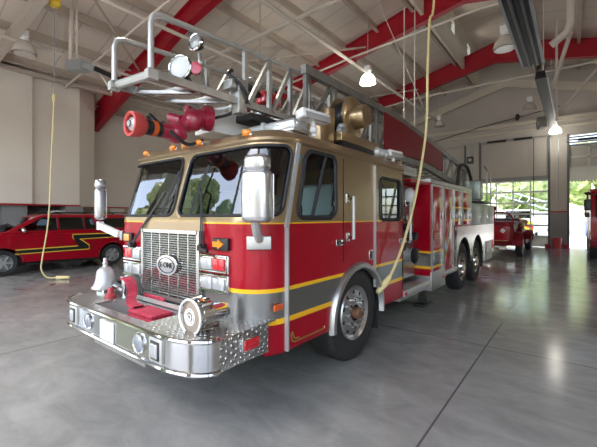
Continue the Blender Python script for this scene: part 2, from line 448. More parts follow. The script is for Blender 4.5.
def open_door(n, x0, x1):
    b = B(); b.box(x0, x1, YB+.06, YB+.14, 3.42, 4.05)
    for z in (4.08, 4.62, 5.16): b.box(x0, x1, YB+.06, YB+.14, z-.04, z+.04)
    for k in range(5):
        x = x0+(x1-x0)*k/4; b.box(max(x0, x-.04), min(x1, x+.04), YB+.06, YB+.14, 4.05, 5.16)
    o = struct('door_%d' % n, b, M['aluw'])
    g = B(); g.box(x0, x1, YB+.09, YB+.11, 4.1, 5.15); obj('glazed_row', g, mat('dim_pane', (.42, .40, .36), .3), o)
    g = B()
    for z in (5.25, 5.38, 5.51, 5.64): g.obox(((x0+x1)/2, YB+.08, z), (x1-x0, .16, .05), (.5, 0, 0))
    obj('curtain_slats', g, M['galv'], o)
    g = B(); g.box(x0-.05, x0+.05, YB-.06, YB+.06, 0, HD+.05); g.box(x1-.05, x1+.05, YB-.06, YB+.06, 0, HD+.05); obj('door_track', g, M['track'], o)
    g = B()
    for k in range(26): g.box(x0+k*(x1-x0)/26, x0+(k+.5)*(x1-x0)/26, YB+.05, YB+.15, 3.38, 3.42)
    obj('bottom_edge', g, M['black'], o)
open_door(2, *doors[3])
for n, k in ((3, 0), (4, 1), (5, 4)): sect_door(n, *doors[k])

# front wall (behind the camera) with open bays
fd = [(-11.2, -7.6), (-7.0, -3.4), (-2.9, .8), (1.3, 5.0), (5.5, 9.2), (9.7, 13.2)]
b = B(); e2 = [XL] + [e for d in fd for e in d] + [XRT]
for i in range(0, len(e2), 2): b.box(e2[i], e2[i+1], YF-.3, YF, 0, 5.3)
gab = [(XL, 5.3), (XRT, 5.3)] + [(x, roofz(x)) for x in (XRT, XR+6.8, 1.55)] + [(1.55, 10.95), (-1.25, 10.95)] + [(x, roofz(x)) for x in (-1.25, XR-6.8, XL)]
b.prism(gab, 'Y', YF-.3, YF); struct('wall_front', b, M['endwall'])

# red portal frames: tapered I-beams
for k, y in enumerate((.2, 6.7, 13.1, 19.2)):
    b = B()
    for s in (-1, 1):
        xe = 13.45
        top = [(XR+s*xe, roofz(XR+s*xe)-.2), (XR+s*6.8, roofz(XR+s*6.8)-.2), (XR, 9.95-.02)]
        bot = [(XR, 9.02), (XR+s*6.8, 8.45-.78), (XR+s*xe, 6.55-1.2)]
        b.prism(top+bot, 'Y', y-.02, y+.02)
        for pl in (top, bot):
            for i in range(2):
                b.bar((pl[i][0], y, pl[i][1]), (pl[i+1][0], y, pl[i+1][1]), .26, .035)
        for xx in (4.2, 8.5): b.box(XR+s*xx-.01, XR+s*xx+.01, y-.12, y+.12, roofz(XR+s*xx)-.95, roofz(XR+s*xx)-.22)
    struct('trim_%d' % (20+k), b, M['frame'])
# purlins under the deck
n = 30
for s in (-1, 1):
    for j in range(9):
        d = 1.75+j*1.42; x = XR+s*d; z = roofz(x)
        b = B(); b.box(x-.012, x+.012, YF, YB, z-.26, z); b.box(x-.06, x+.06, YF, YB, z-.275, z-.255)
        struct('trim_%d' % n, b, M['beige']); n += 1
# eave struts and light lattice bracing of the roof
for (p0, p1, w) in [((-13.2, YF, 6.35), (-13.2, YB, 6.35), .16), ((-11.7, YF, 6.6), (-11.7, YB, 6.6), .10),
                    ((-13, 2.9, 6.5), (-6.5, 2.9, 6.95), .2),
                    ((-9.5, .2, 7.0), (-3.5, 6.7, 8.5), .05), ((-9.5, 6.7, 7.0), (-3.5, .2, 8.5), .05),
                    ((-9.5, 6.9, 7.0), (-3.5, 13.0, 8.5), .05), ((-9.5, 13.0, 7.0), (-3.5, 6.9, 8.5), .05),
                    ((-9.5, 13.3, 7.0), (-3.5, 19.1, 8.5), .05), ((4.2, 13.3, 8.4), (8.6, 19.1, 7.4), .07), ((8.6, 13.3, 7.4), (4.2, 19.1, 8.4), .07)]:
    b = B(); b.bar(p0, p1, w, w*1.3); struct('trim_%d' % n, b, M['beige']); n += 1

# ------------------------------------------------------------------ pipes, heaters, hoses overhead
def pipe(name, label, pts, r, m=None, cat='pipe', nn=10):
    b = B(); b.tube(pts, r, nn); return solo(name, b, m or M['pipe'], label, cat)
pipe('sprinkler_main', 'long beige pipe running under the roof left above the ladder of the fire engine', [(-3.1, YF, 7.15), (-3.1, YB-.1, 7.15)], .06)
pipe('sprinkler_main', 'beige pipe along the roof further left, beside the vertical drop pipe', [(-6.2, YF, 7.1), (-6.2, YB-.1, 7.1)], .055)
pipe('sprinkler_main', 'beige pipe above the parked red sport utility vehicle, nearest the left wall', [(-9.2, YF, 6.6), (-9.2, YB-.1, 6.6)], .05)
pipe('branch_pipe', 'thin beige cross pipe in front of the second red frame', [(-11, 11.2, 6.6), (-3.1, 11.2, 7.35), (1.1, 11.2, 7.6), (2.5, 11.2, 7.5), (9.5, 11.2, 6.9)], .035)
pipe('branch_pipe', 'thin beige cross pipe in front of the third red frame', [(-9, 17.2, 6.9), (-3.1, 17.2, 7.4), (9.5, 17.2, 7.4)], .04)
pipe('branch_pipe', 'thin beige cross pipe high at top left before the first red frame', [(-12, 5.1, 6.5), (-3.1, 5.1, 7.35)], .035)
pipe('drop_pipe', 'thick beige drop pipe with elbow beside the grey door motor', [(-8.15, 4.0, 7.9), (-8.25, 4.0, 6.6), (-8.3, 4.0, 6.1), (-8.2, 4.0, 5.95), (-8.0, 4.0, 5.9)], .055)
pipe('sprinkler_branch', 'upper of a close pair of slanted pipes left of the second red frame', [(-8.6, 8.2, 7.3), (-1.6, 10.0, 8.8)], .045)
pipe('sprinkler_branch', 'lower of a close pair of slanted pipes left of the second red frame', [(-8.6, 7.8, 7.1), (-1.6, 9.6, 8.55)], .045)
pipe('conduit', 'vertical conduit hanging behind the lit lamp, left of a close pair', [(-1.35, 11.6, 8.7), (-1.35, 11.6, 3.0)], .022)
pipe('conduit', 'vertical conduit hanging behind the lit lamp, right of a close pair', [(-1.1, 11.9, 8.7), (-1.1, 11.9, 7.2), (-1.1, 11.9, 3.0)], .022)
pipe('conduit', 'long vertical conduit left of the beige drop column by the glazed door', [(2.62, 17.2, 9.39), (2.62, 17.2, 5.4)], .045)
pipe('drop_column', 'thick beige vertical duct ending in a bracket above the open doorway', [(3.12, 13.4, 9.35), (3.08, 13.4, 7.45), (3.0, 13.4, 7.2), (2.6, 13.5, 6.95)], .11)
pipe('brace_rod', 'slanted beige brace rod right of the dark exhaust rail', [(2.62, 15.0, 6.2), (3.1, 13.6, 7.3)], .06)
pipe('brace_rod', 'slanted beige brace rod over the open doorway at right edge', [(2.6, 18.6, 5.9), (4.74, 18.6, 8.7)], .06)
# horizontal X-brace cables
pipe('guy_cable', 'thin slanted cable left of the lit lamp', [(-1.95, 9.55, 9.48), (-.5, 11.0, 5.0)], .012, cat='cable', nn=6)
pipe('wall_cable', 'black horizontal cable strung below the pale beam of the end wall', [(-4.5, YB-.4, 6.0), (-1.1, YB-.5, 6.65), (2.6, YB-.4, 7.2)], .02, M['black'], 'cable', 6)

# dark exhaust rail with side channels
t = thing('exhaust_rail', (2.3, 8, 5.6), 'long dark exhaust extraction rail hanging from the roof, ends beside a dome lamp', 'rail')
b = B(); b.prism([(2.08, 5.72), (2.52, 5.72), (2.47, 5.98), (2.13, 5.98)], 'Y', 2, 11.4); obj('channel', b, M['blackmetal'], t)
b = B(); b.box(2.04, 2.09, 2, 11.4, 5.70, 5.76); b.box(2.50, 2.56, 2, 11.4, 5.70, 5.76); obj('side_strip', b, M['galv'], t)
b = B(); b.tube([(2.22, 2, 5.72), (2.22, 11.4, 5.72)], .05, 10); b.tube([(2.4, 2, 5.72), (2.4, 11.4, 5.72)], .05, 10); obj('heater_tube', b, M['black'], t)
for y in (4.5, 7.5, 10.5):
    b = B(); b.bar((2.3, y, 5.98), (2.3, y, 9.2), .03); obj('hanger', b, M['pipe'], t)
t = thing('exhaust_rail', (2.35, 16, 5.8), 'shorter dark exhaust rail further back above the lit lamp by the end wall', 'rail')
b = B(); b.prism([(2.2, 5.9), (2.5, 5.9), (2.46, 6.12), (2.24, 6.12)], 'Y', 13.2, 20.6); obj('channel', b, M['blackmetal'], t)
b = B(); b.box(2.5, 2.55, 13.2, 20.6, 5.88, 5.96); obj('side_strip', b, M['galv'], t)
for y in (14.5, 19.5):
    b = B(); b.bar((2.35, y, 6.12), (2.35, y, 9.3), .03); obj('hanger', b, M['pipe'], t)
t = thing('cord_reel', (1.9, 21.2, 5.7), 'grey round cord reel hanging by the glazed door top', 'reel')
b = B(); b.cyl((1.75, 21.2, 6.25), (2.0, 21.3, 6.25), .32, 24); obj('drum', b, M['galv'], t)
b = B(); b.cyl((1.73, 21.2, 6.25), (2.02, 21.3, 6.25), .12, 16); b.bar((1.9, 21.25, 6.25), (1.9, 21.25, 9.2), .04); obj('bracket', b, M['pipe'], t)
t = thing('torsion_shaft', (.5, YB-.15, 5.75), 'black torsion shaft with springs above the glazed door', 'shaft')
b = B(); b.tube([(-1.2, YB-.15, 5.82), (2.3, YB-.15, 5.82)], .022, 8); b.box(-1.2, -1.15, YB-.2, YB-.005, 5.75, 5.9); b.box(2.2, 2.25, YB-.2, YB-.005, 5.75, 5.9); obj('shaft', b, M['galv'], t)
for x0, x1 in ((-.75, .2), (.55, 1.4)):
    b = B(); b.cyl((x0, YB-.15, 5.82), (x1, YB-.15, 5.82), .06, 12); obj('spring', b, M['black'], t)
b = B(); b.tube([(1.45, YB-.12, 5.8), (1.45, YB-.12, 1.6)], .018, 6); obj('pull_chain', b, M['black'], t)
t = thing('torsion_shaft', (4.5, YB-.15, 5.75), 'black torsion shaft above the open doorway at right edge', 'shaft')
b = B(); b.tube([(2.8, YB-.2, 5.45), (6.3, YB-.2, 5.45)], .03, 8); b.box(2.82, 2.86, YB-.25, YB+.02, 5.4, 5.52); b.box(6.25, 6.29, YB-.25, YB+.02, 5.4, 5.52); obj('shaft', b, M['galv'], t)
b = B(); b.cyl((3.3, YB-.2, 5.45), (4.6, YB-.2, 5.45), .065, 12); obj('spring', b, M['black'], t)
# wall loudspeaker / dark lamp on end wall
b = B(); b.ell((.72, YB-.12, 7.02), (.10, .10, .19)); solo('wall_speaker', b, M['black'], 'small black oval fixture on the end wall above the glazed door', 'fixture')
t = thing('wall_bell', (-1.62, YB-.1, 4.7), 'small dark square alarm box on end wall left of the glazed door', 'alarm')
b = B(); b.box(-1.82, -1.48, YB-.16, YB, 4.72, 5.12, .03); obj('housing', b, M['black'], t)
b = B(); b.cyl((-1.65, YB-.2, 4.92), (-1.65, YB-.16, 4.92), .1, 16); obj('dial', b, M['galv'], t)
# door operator at left
t = thing('door_operator', (-7.4, 4.1, 5.4), 'grey door motor with dark rail hanging above the red sport utility vehicle', 'motor')
def ope(p0, p1, w, h, m, nm): b = B(); b.bar(p0, p1, w, h); obj(nm, b, m, t)
ope((-8.0, 3.9, 5.85), (-7.35, 4.05, 5.75), .3, .28, M['galv'], 'motor_box')
ope((-7.35, 4.05, 5.75), (-6.95, 4.15, 5.6), .16, .14, M['galv'], 'gear_box')
ope((-6.95, 4.15, 5.6), (-6.2, 4.5, 5.2), .14, .12, M['black'], 'rail')
ope((-6.9, 4.2, 5.55), (-6.6, 4.4, 4.95), .03, .03, M['cream'], 'pull_arm')
ope((-7.7, 3.95, 5.95), (-7.7, 3.95, 7.7), .04, .04, M['pipe'], 'hanger')

# pendant high-bay lamps
def pendant(loc, lit, label, s=1.0, top=8.5, pw=1):
    x, y, z = loc
    t = thing('pendant_lamp', (x, y, z), label, 'lamp', None)
    b = B(); b.lathe((x, y, z), (0, 0, 1), [(.27*s, 0), (.275*s, .06*s), (.25*s, .16*s), (.19*s, .27*s), (.10*s, .35*s), (.02*s, .36*s)], 28)
    obj('lamp_shade', b, M['lit'] if lit else M['dome'], t)
    b = B(); b.cyl((x, y, z+.34*s), (x, y, z+.42*s), .09*s); b.box(x-.11*s, x+.11*s, y-.08*s, y+.08*s, z+.42*s, z+.62*s, .02); obj('ballast_box', b, M['white'], t)
    b = B(); b.tube([(x, y, z+.6*s), (x, y, top)], .012, 6); obj('stem', b, M['pipe'], t)
    b = B(); b.lathe((x, y, z-.01), (0, 0, -1), [(.001, 0), (.25*s, 0)], 24); obj('lens', b, M['lit'] if lit else M['dome'], t)
    if lit:
        l = bpy.data.lights.new('lamp_glow', 'POINT'); l.energy = LAMP_W*pw; l.shadow_soft_size = .2; l.color = (1, .95, .85)
        o = bpy.data.objects.new('lamp_glow', l); C.objects.link(o); o.location = (x, y, z-.3)
LAMP_W = 45
pendant((-2.6, 11.4, 6.35), True, 'lit glass dome lamp hanging above the fire engine ladder', 1, 8.9)
pendant((1.65, 11.3, 6.3), False, 'unlit ribbed dome lamp beside the end of the dark exhaust rail', 1.05, 9.4)
pendant((2.42, 21.6, 5.75), True, 'small lit lamp by the column between the two end doors', .95, 9, .15)
pendant((-9.0, 3.1, 6.2), False, 'unlit dome lamp at top left above the sport utility vehicle', 1.05, 7.2)
pendant((-2.5, 19.4, 6.4), False, 'distant unlit dome lamp behind the yellow hanging hose', .95, 9)
pendant((1.6, 18.7, 6.35), False, 'distant unlit dome lamp below the pale raking beam', .95, 9.4)

# hanging yellow air hoses
t = thing('air_hose', (1.45, 5.85, .7), 'yellow air hose hanging from above and plugged in behind the front wheel', 'hose')
b = B()
pts = [(1.45, 5.98, 8.9), (1.42, 5.95, 6.2), (1.40, 5.80, 4.98), (1.40, 5.62, 4.7), (1.40, 5.52, 3.9), (1.40, 5.48, 3.1), (1.40, 5.28, 2.5), (1.39, 4.98, 1.85), (1.38, 4.62, 1.32), (1.36, 4.42, 1.06), (1.33, 4.27, .88), (1.29, 4.17, .77)]
def smooth(pts, k=4):
    pts = [V(p) for p in pts]; out = []
    for i in range(len(pts)-1):
        p0, p1, p2, p3 = pts[max(0, i-1)], pts[i], pts[i+1], pts[min(len(pts)-1, i+2)]
        for j in range(k):
            u = j/k
            out.append(.5*((2*p1)+(p2-p0)*u+(2*p0-5*p1+4*p2-p3)*u*u+(3*p1-p0-3*p2+p3)*u**3))
    out.append(pts[-1]); return out
b.tube(smooth(pts), .019, 8); obj('hose', b, M['yhose'], t)
b = B(); b.tube([(1.33, 4.27, .88), (1.30, 4.19, .80), (1.27, 4.12, .74), (1.26, 4.06, .70)], [.03, .045, .04, .025], 10); obj('plug', b, M['yhose'], t)
t = thing('air_hose', (-7.5, 3.2, 0), 'yellow drop hose hanging in front of the red sport utility vehicle', 'hose')
b = B(); b.tube([(-7.15, 3.25, 6.9), (-7.2, 3.25, 4.6)], .012, 6); obj('cable', b, M['galv'], t)
b = B(); b.tube(smooth([(-7.2, 3.25, 4.62), (-7.28, 3.22, 3.2), (-7.42, 3.2, 1.6), (-7.6, 3.12, .6), (-7.62, 3.1, .28), (-7.55, 3.2, .07), (-7.4, 3.4, .05)]), .017, 8); obj('hose', b, M['yhose'], t)
b = B(); b.tube([(-7.42, 3.38, .05), (-7.2, 3.6, .05)], [.05, .035], 10); b.cyl((-7.2, 3.25, 4.55), (-7.2, 3.25, 4.72), .04); obj('plug', b, M['yhose'], t)
b = B(); b.box(-7.26, -7.04, 3.14, 3.36, 6.92, 7.2, .05); obj('reel_body', b, M['yellow'], t)
b = B(); b.bar((-7.15, 3.25, 6.9), (-7.15, 3.25, 8.1), .04); obj('hanger', b, M['pipe'], t)

# ------------------------------------------------------------------ the ladder fire engine
TR = thing('fire_engine', (.02, 7, 0), 'large red and gold ladder fire engine with silver band filling the middle of the hall', 'fire engine')
XC = .02; HW = 1.22; YFR = 2.0; CR = .33; YCE = 4.95
SX = XC+HW
def lean(z): return max(0, z-1.62)*.27
def foot(z, inset=0, off=0):
    """front outline of the cab at height z: list of (x,y,s) from left rear to right rear"""
    h = HW-inset+off; yf = YFR+lean(z)+inset-off; r = CR-inset*.5
    pts = []
    n = 76
    ys = [YCE-(YCE-yf-r)*i/n for i in range(n)]
    for y in ys: pts.append((XC-h, y))
    for i in range(14):
        a = PI+PI/2*i/14; pts.append((XC-h+r+r*math.cos(a), yf+r+r*math.sin(a)))
    w = 2*(h-r); m = 56
    for i in range(m): pts.append((XC-h+r+w*i/m, yf))
    for i in range(14):
        a = 1.5*PI+PI/2*i/14; pts.append((XC+h-r+r*math.cos(a), yf+r+r*math.sin(a)))
    for y in reversed(ys): pts.append((XC+h, yf+r+(YCE-(yf+r))*(y-(ys[-1]))/(YCE-ys[-1])))
    return pts
NF = None
# perimeter coordinate: measured at z=1.62, 0 at the front centre, positive to the right (+X)
def arc(pts):
    s = [0]
    for i in range(1, len(pts)): s.append(s[-1]+math.dist(pts[i], pts[i-1]))
    # centre
    c = min(range(len(pts)), key=lambda i: (abs(pts[i][0]-XC), pts[i][1]))
    return [q-s[c] for q in s]
def wshape(a, z, poly_):
    """inside test for rounded quadrilateral given as dict"""
    a0b, a1b, a0t, a1t, z0, z1, r = poly_
    if z < z0 or z > z1: return False
    u = (z-z0)/(z1-z0); a0 = a0b+(a0t-a0b)*u; a1 = a1b+(a1t-a1b)*u
    if a < a0 or a > a1: return False
    da = min(a-a0, a1-a); dz = min(z-z0, z1-z)
    if da < r and dz < r: return (r-da)**2+(r-dz)**2 <= r*r
    return True
def wloop(poly_, n=6, grow=0):
    a0b, a1b, a0t, a1t, z0, z1, r = poly_
    a0b -= grow; a0t -= grow; a1b += grow; a1t += grow; z0 -= grow; z1 += grow; r += grow
    def cor(a, z, ca, cz): # corner arcs
        return a, z
    out = []
    for (A, Z, st, zz, sgn) in ((a1b, z0, -.5*PI, z0+r, -1), (a1t, z1, 0, z1-r, -1), (a0t, z1, .5*PI, z1-r, 1), (a0b, z0, PI, z0+r, 1)):
        ca = A+sgn*r
        for i in range(n+1):
            t = st+PI/2*i/n
            out.append((ca+r*math.cos(t), zz+r*math.sin(t)))
    # subdivide long edges
    res = []
    for i in range(len(out)):
        p, q = out[i], out[(i+1) % len(out)]
        k = max(1, int(math.dist(p, q)/.06))
        for j in range(k): res.append((p[0]+(q[0]-p[0])*j/k, p[1]+(q[1]-p[1])*j/k))
    return res
REF = foot(1.62); SREF = arc(REF)
def P3(s, z, off=0, inset=0):
    """point on the cab skin"""
    pts = foot(z, inset, off)
    if s <= SREF[0]: k, t = 0, 0
    elif s >= SREF[-1]: k, t = len(SREF)-2, 1
    else:
        import bisect
        k = bisect.bisect_right(SREF, s)-1; k = min(k, len(SREF)-2)
        t = (s-SREF[k])/(SREF[k+1]-SREF[k])
    a, c = pts[k], pts[min(k+1, len(pts)-1)]
    return V((a[0]+(c[0]-a[0])*t, a[1]+(c[1]-a[1])*t, z))
def s_of_y(y, side=1):
    # perimeter position of a point on the flat side at given Y (z=1.62)
    best = min((abs(REF[i][1]-y), SREF[i]) for i in range(len(REF)) if (REF[i][0]-XC)*side > HW-.002)
    # refine: on the flat side s is linear in y
    i0 = [i for i in range(len(REF)) if (REF[i][0]-XC)*side > HW-.002]
    k = i0[len(i0)//2]
    return SREF[k]+side*(y-REF[k][1])
def s_of_yz(y, z):
    c0 = YFR+CR; cz = c0+lean(z)
    return s_of_y(c0+(y-cz)*(YCE-c0)/(YCE-cz))
WS = {}
for sd in (1, -1):
    a, bb = .085, s_of_y(2.32)-.05; tt = s_of_y(2.32)-.06
    w = (a, bb, a+.02, tt, 1.655, 2.26, .09)
    if sd < 0: w = (-w[1], .0, -w[3], -.02, *w[4:])
    WS['w%d' % sd] = w
    f0, f1, g0, g1 = s_of_y(2.47), s_of_y(3.10), s_of_yz(2.61, 2.25), s_of_yz(3.13, 2.25)
    d = (f0, f1, g0, g1, 1.635, 2.255, .10); r_ = (s_of_y(4.19), s_of_y(4.83), s_of_yz(4.19, 2.14), s_of_yz(4.83, 2.14), 1.60, 2.14, .08)
    if sd < 0:
        d = (-d[1], -d[0], -d[3], -d[2], *d[4:]); r_ = (-r_[1], -r_[0], -r_[3], -r_[2], *r_[4:])
    WS['d%d' % sd] = d; WS['r%d' % sd] = r_
YW, RW, ZW = 3.61, .54, .51; RA = .565
zs = []
z = .49
while z < 2.30: zs.append(z); z += .03
rows = [[P3(s, z) for s in SREF] for z in zs]
SC = SREF
def skip(i, k):
    zz = (zs[i]+zs[i+1])/2 if i+1 < len(zs) else 9
    if zz > 2.5: return False
    ss = (SC[k]+SC[k+1])/2
    for w in WS.values():
        if wshape(ss, zz, w): return True
    p = rows[i][k]
    if abs(p.x-XC) > HW-.01 and (p.y-YW)**2+(zz-ZW)**2 < (RA-.01)**2: return True
    if abs(p.x-XC) < .5 and p.y < 2.5 and .84 < zz < 1.47: return True
    if p.y < 2.11 and zz < .76: return True
    return False
NB = len(rows)-1
for (zt, ins, dz) in ((2.31, -.02, 0), (2.335, -.02, 0), (2.35, .0, 0), (2.39, .03, 0), (2.425, .08, 0), (2.45, .17, 0), (2.465, .32, 0)):
    rows.append([P3(s, zt, 0, ins) for s in SC])
b = B(); b.grid(rows, lambda i, k: i < NB and skip(i, k))
top = rows[-1]; n_ = len(top)
for i in range(n_//2-1): b.quad(top[i], top[i+1], top[n_-2-i], top[n_-1-i])
bmesh.ops.remove_doubles(b.bm, verts=b.bm.verts[:], dist=.0005)
cab = obj('cab_shell', b, [M['paint'], M['dark']], TR, 40)
if True:
    md = cab.modifiers.new('thick', 'SOLIDIFY'); md.thickness = .035; md.offset = 0; md.material_offset = 1; md.material_offset_rim = 1
# orientation check: make normals point outward (away from the cab axis)
me = cab.data; fc = max(me.polygons, key=lambda f: f.center.x if abs(f.normal.x) > .9 else -9)
if fc.normal.x < 0: me.flip_normals()
md.offset = -1
def tr(name, b, m, parent=None, sharp=35): return obj(name, b, m, parent or TR, sharp)
b = B(); b.box(XC-HW+.02, XC+HW-.02, YCE-.03, YCE, .6, 2.44); tr('cab_back', b, M['paint'])
# windows: panes and gaskets on the skin
def window(key, gm, gname, divider=None):
    w = WS[key]; lp = wloop(w, 6, .0)
    b = B(); nz, na = 10, 24; a0b, a1b, a0t, a1t, z0, z1, r = w
    g = []
    for i in range(nz+1):
        u = i/nz; zz = z0+(z1-z0)*u; a0 = a0b+(a0t-a0b)*u; a1 = a1b+(a1t-a1b)*u
        g.append([P3(a0+(a1-a0)*k/na, zz, -.012) for k in range(na+1)])
    b.grid(g); pane = tr(gname, b, gm, None, 60)
    b = B(); b.tube([P3(a, zz, .002) for a, zz in lp], .014 if key[0] == 'w' else .022, 8, closed=True); ga = tr('gasket', b, M['rubber'], pane)
    if divider:
        b = B(); y0, y1 = divider; b.tube([P3(y0, z0, .0), P3(y1, z1, .0)], .018, 8); tr('divider', b, M['rubber'], pane)
    return pane
for sd in (1, -1):
    tag(window('w%d' % sd, M['glass'], 'windshield'), 'curved windscreen pane on the driver side' if sd > 0 else 'windscreen pane on the far side')
    window('d%d' % sd, M['sideglass'], 'door_window', (sd*s_of_y(2.70), sd*s_of_y(2.80)))
    window('r%d' % sd, M['sideglass'], 'door_window')
# blue inspection sticker
b = B(); b.grid([[P3(s_of_y(2.30)-.0+.04*i, 2.13+.075*j, .003) for i in range(3)] for j in range(2)]); tag(tr('sticker', b, M['blue']), 'blue inspection sticker')

# cab interior
b = B(); b.box(XC-1.1, XC+1.1, 2.35, 4.9, .95, 1.02); tr('cab_floor', b, M['dark'])
b = B(); b.box(XC-1.05, XC+1.05, 2.08, 2.62, 1.2, 1.56, .06); tr('dashboard', b, M['dark'])
b = B(); b.box(XC-.4, XC+.4, 2.5, 4.3, 1.0, 1.5, .1); tr('engine_cover', b, M['dark'])
for x, y, m in ((.82, 3.35, 'bluegrey'), (-.78, 3.35, 'greyi'), (.8, 4.55, 'greyi'), (-.76, 4.55, 'greyi')):
    b = B(); b.box(x-.26, x+.26, y-.35, y+.12, 1.2, 1.38, .05); st = tr('seat', b, M[m])
    b = B(); b.box(x-.25, x+.25, y-.0, y+.13, 1.36, 2.02, .06); tr('backrest', b, M[m], st)
b = B(); b.tube([V((.82+.22*math.cos(a), 2.78+.10*math.sin(a), 1.66+.17*math.sin(a))) for a in [2*PI*i/24 for i in range(24)]], .016, 8, closed=True)
b.bar((.82, 2.6, 1.4), (.82, 2.78, 1.66), .05); b.bar((.62, 2.78, 1.66), (1.02, 2.78, 1.66), .03); tr('steering_wheel', b, M['black'])
b = B(); b.box(.98, 1.16, 4.3, 4.42, 1.62, 1.72, .03); tag(tr('helmet', b, M['orange']), 'orange red gear showing in the rear door window')
b = B(); b.box(.7, 1.14, 4.62, 4.8, 1.7, 1.9, .05); tag(tr('jacket', b, mat('reflective_lime', (.42, .45, .12), .6)), 'lime reflective gear showing in the rear door window')

# A-pillar trim rail, door seams, hinges
def rail(name, path, w, m, d=.02):
    b = B()
    for i in range(len(path)-1):
        (y0, z0), (y1, z1) = path[i], path[i+1]
        b.bar((SX+d/2+.002, y0, z0), (SX+d/2+.002, y1, z1), d, w)
    return tr(name, b, m)
rail('corner_trim', [(2.315, .50), (2.315, 1.55), (2.36, 1.74), (2.485, 2.30)], .045, M['silver'])
rail('piano_hinge', [(4.005, .78), (4.005, 2.27)], .028, M['silver'])
for ys_ in ((3.27, 1.16, 2.26),): rail('door_seam', [(ys_[0], ys_[1]), (ys_[0], ys_[2])], .008, M['black'], .004)
rail('door_seam', [(4.92, .6), (4.92, 2.27)], .01, M['black'], .004)
for (y, za, zb) in ((3.36, 1.40, 1.86), (5.03, 1.30, 1.86)):
    b = B(); x = SX+.075; b.tube([(x, y, za), (x, y, zb)], .02, 10); g = tr('grab_rail', b, M['aluw'])
    for zz in (za+.02, zb-.02):
        b = B(); b.tube([(SX-.0, y, zz), (x, y, zz)], .02, 8); b.box(SX-.01, SX+.012, y-.03, y+.03, zz-.05, zz+.05, .004); tr('stanchion', b, M['chrome'], g)
for (y, zz) in ((3.19, 1.37), (4.86, 1.30)):
    b = B(); b.box(SX, SX+.012, y-.07, y+.07, zz-.035, zz+.035, .005); h_ = tr('door_handle', b, M['chrome'])
    b = B(); b.bar((SX+.04, y-.06, zz), (SX+.04, y+.06, zz), .02); b.bar((SX, y+.05, zz), (SX+.04, y+.05, zz), .02); tr('lever', b, M['chrome'], h_)
b = B(); b.box(SX, SX+.012, 3.86, 3.96, 1.12, 1.24, .004); h_ = tr('paddle_handle', b, M['chrome'])
b = B(); b.box(SX+.006, SX+.014, 3.88, 3.94, 1.14, 1.22); tr('recess', b, M['black'], h_)
b = B(); b.box(SX, SX+.014, 2.16, 2.27, .865, .915, .004); tag(tr('side_marker', b, M['orange']), 'orange side marker lamp')
# gold scroll line along the sill
b = B(); b.tube([(SX+.003, 2.40, .56), (SX+.003, 2.44, .545), (SX+.003, 2.9, .545), (SX+.003, 2.91, .565)], .008, 6)
b.tube([(SX+.003, 2.40, .56), (SX+.003, 2.385, .62), (SX+.003, 2.40, .64), (SX+.003, 2.42, .6), (SX+.003, 2.44, .57), (SX+.003, 2.5, .565)], .007, 6)
tr('gold_scroll', b, M['goldleaf'])

# grille
b = B(); gx0, gx1, gz0, gz1 = -.46, .50, .85, 1.49; yg = 1.975
b.box(gx0-.025, gx0+.015, yg-.02, yg+.03, gz0-.025, gz1+.025); b.box(gx1-.015, gx1+.025, yg-.02, yg+.03, gz0-.025, gz1+.025)
b.box(gx0, gx1, yg-.02, yg+.03, gz1-.01, gz1+.025); b.box(gx0, gx1, yg-.02, yg+.03, gz0-.03, gz0+.01)
gr = tr('grille', b, M['grillemetal'])
b = B(); b.box(gx0, gx1, yg+.035, yg+.05, gz0, gz1); tr('radiator_screen', b, M['black'], gr)
b = B(); n = 26
for i in range(n):
    zz = gz0+.02+(gz1-gz0-.04)*(i+.5)/n
    b.obox(((gx0+gx1)/2, yg+.005, zz), (gx1-gx0, .012, .015), (.2, 0, 0))
tr('louvre', b, M['grillemetal'], gr)
b = B()
for i in range(1, 6):
    x = gx0+(gx1-gx0)*i/6; b.box(x-.006, x+.006, yg-.006, yg+.02, gz0, gz1)
tr('grille_post', b, M['grillemetal'], gr)
b = B(); el = [(.02+.175*math.cos(a), 1.165+.098*math.sin(a)) for a in [2*PI*i/40 for i in range(40)]]
b.prism(el, 'Y', yg-.032, yg-.018); bd = tr('badge', b, M['chrome'], gr)
b = B(); b.tube([(.02+.135*math.cos(a), yg-.034, 1.165+.074*math.sin(a)) for a in [2*PI*i/40 for i in range(40)]], .004, 6, closed=True)
text_mesh(b, 'E-ONE', .075, Matrix.Translation((.02, yg-.034, 1.165)) @ Matrix.Rotation(PI/2, 4, 'X')); tr('badge_lettering', b, M['black'], gr)
# red bracket and dark gap below the grille
b = B(); b.box(-.5, .54, 1.97, 2.04, .70, .83); tr('lower_panel', b, M['black'])
b = B(); b.box(-.42, -.02, 1.945, 1.97, .795, .835, .008); tag(tr('lower_bracket', b, M['hosered']), 'red bracket under the grille')

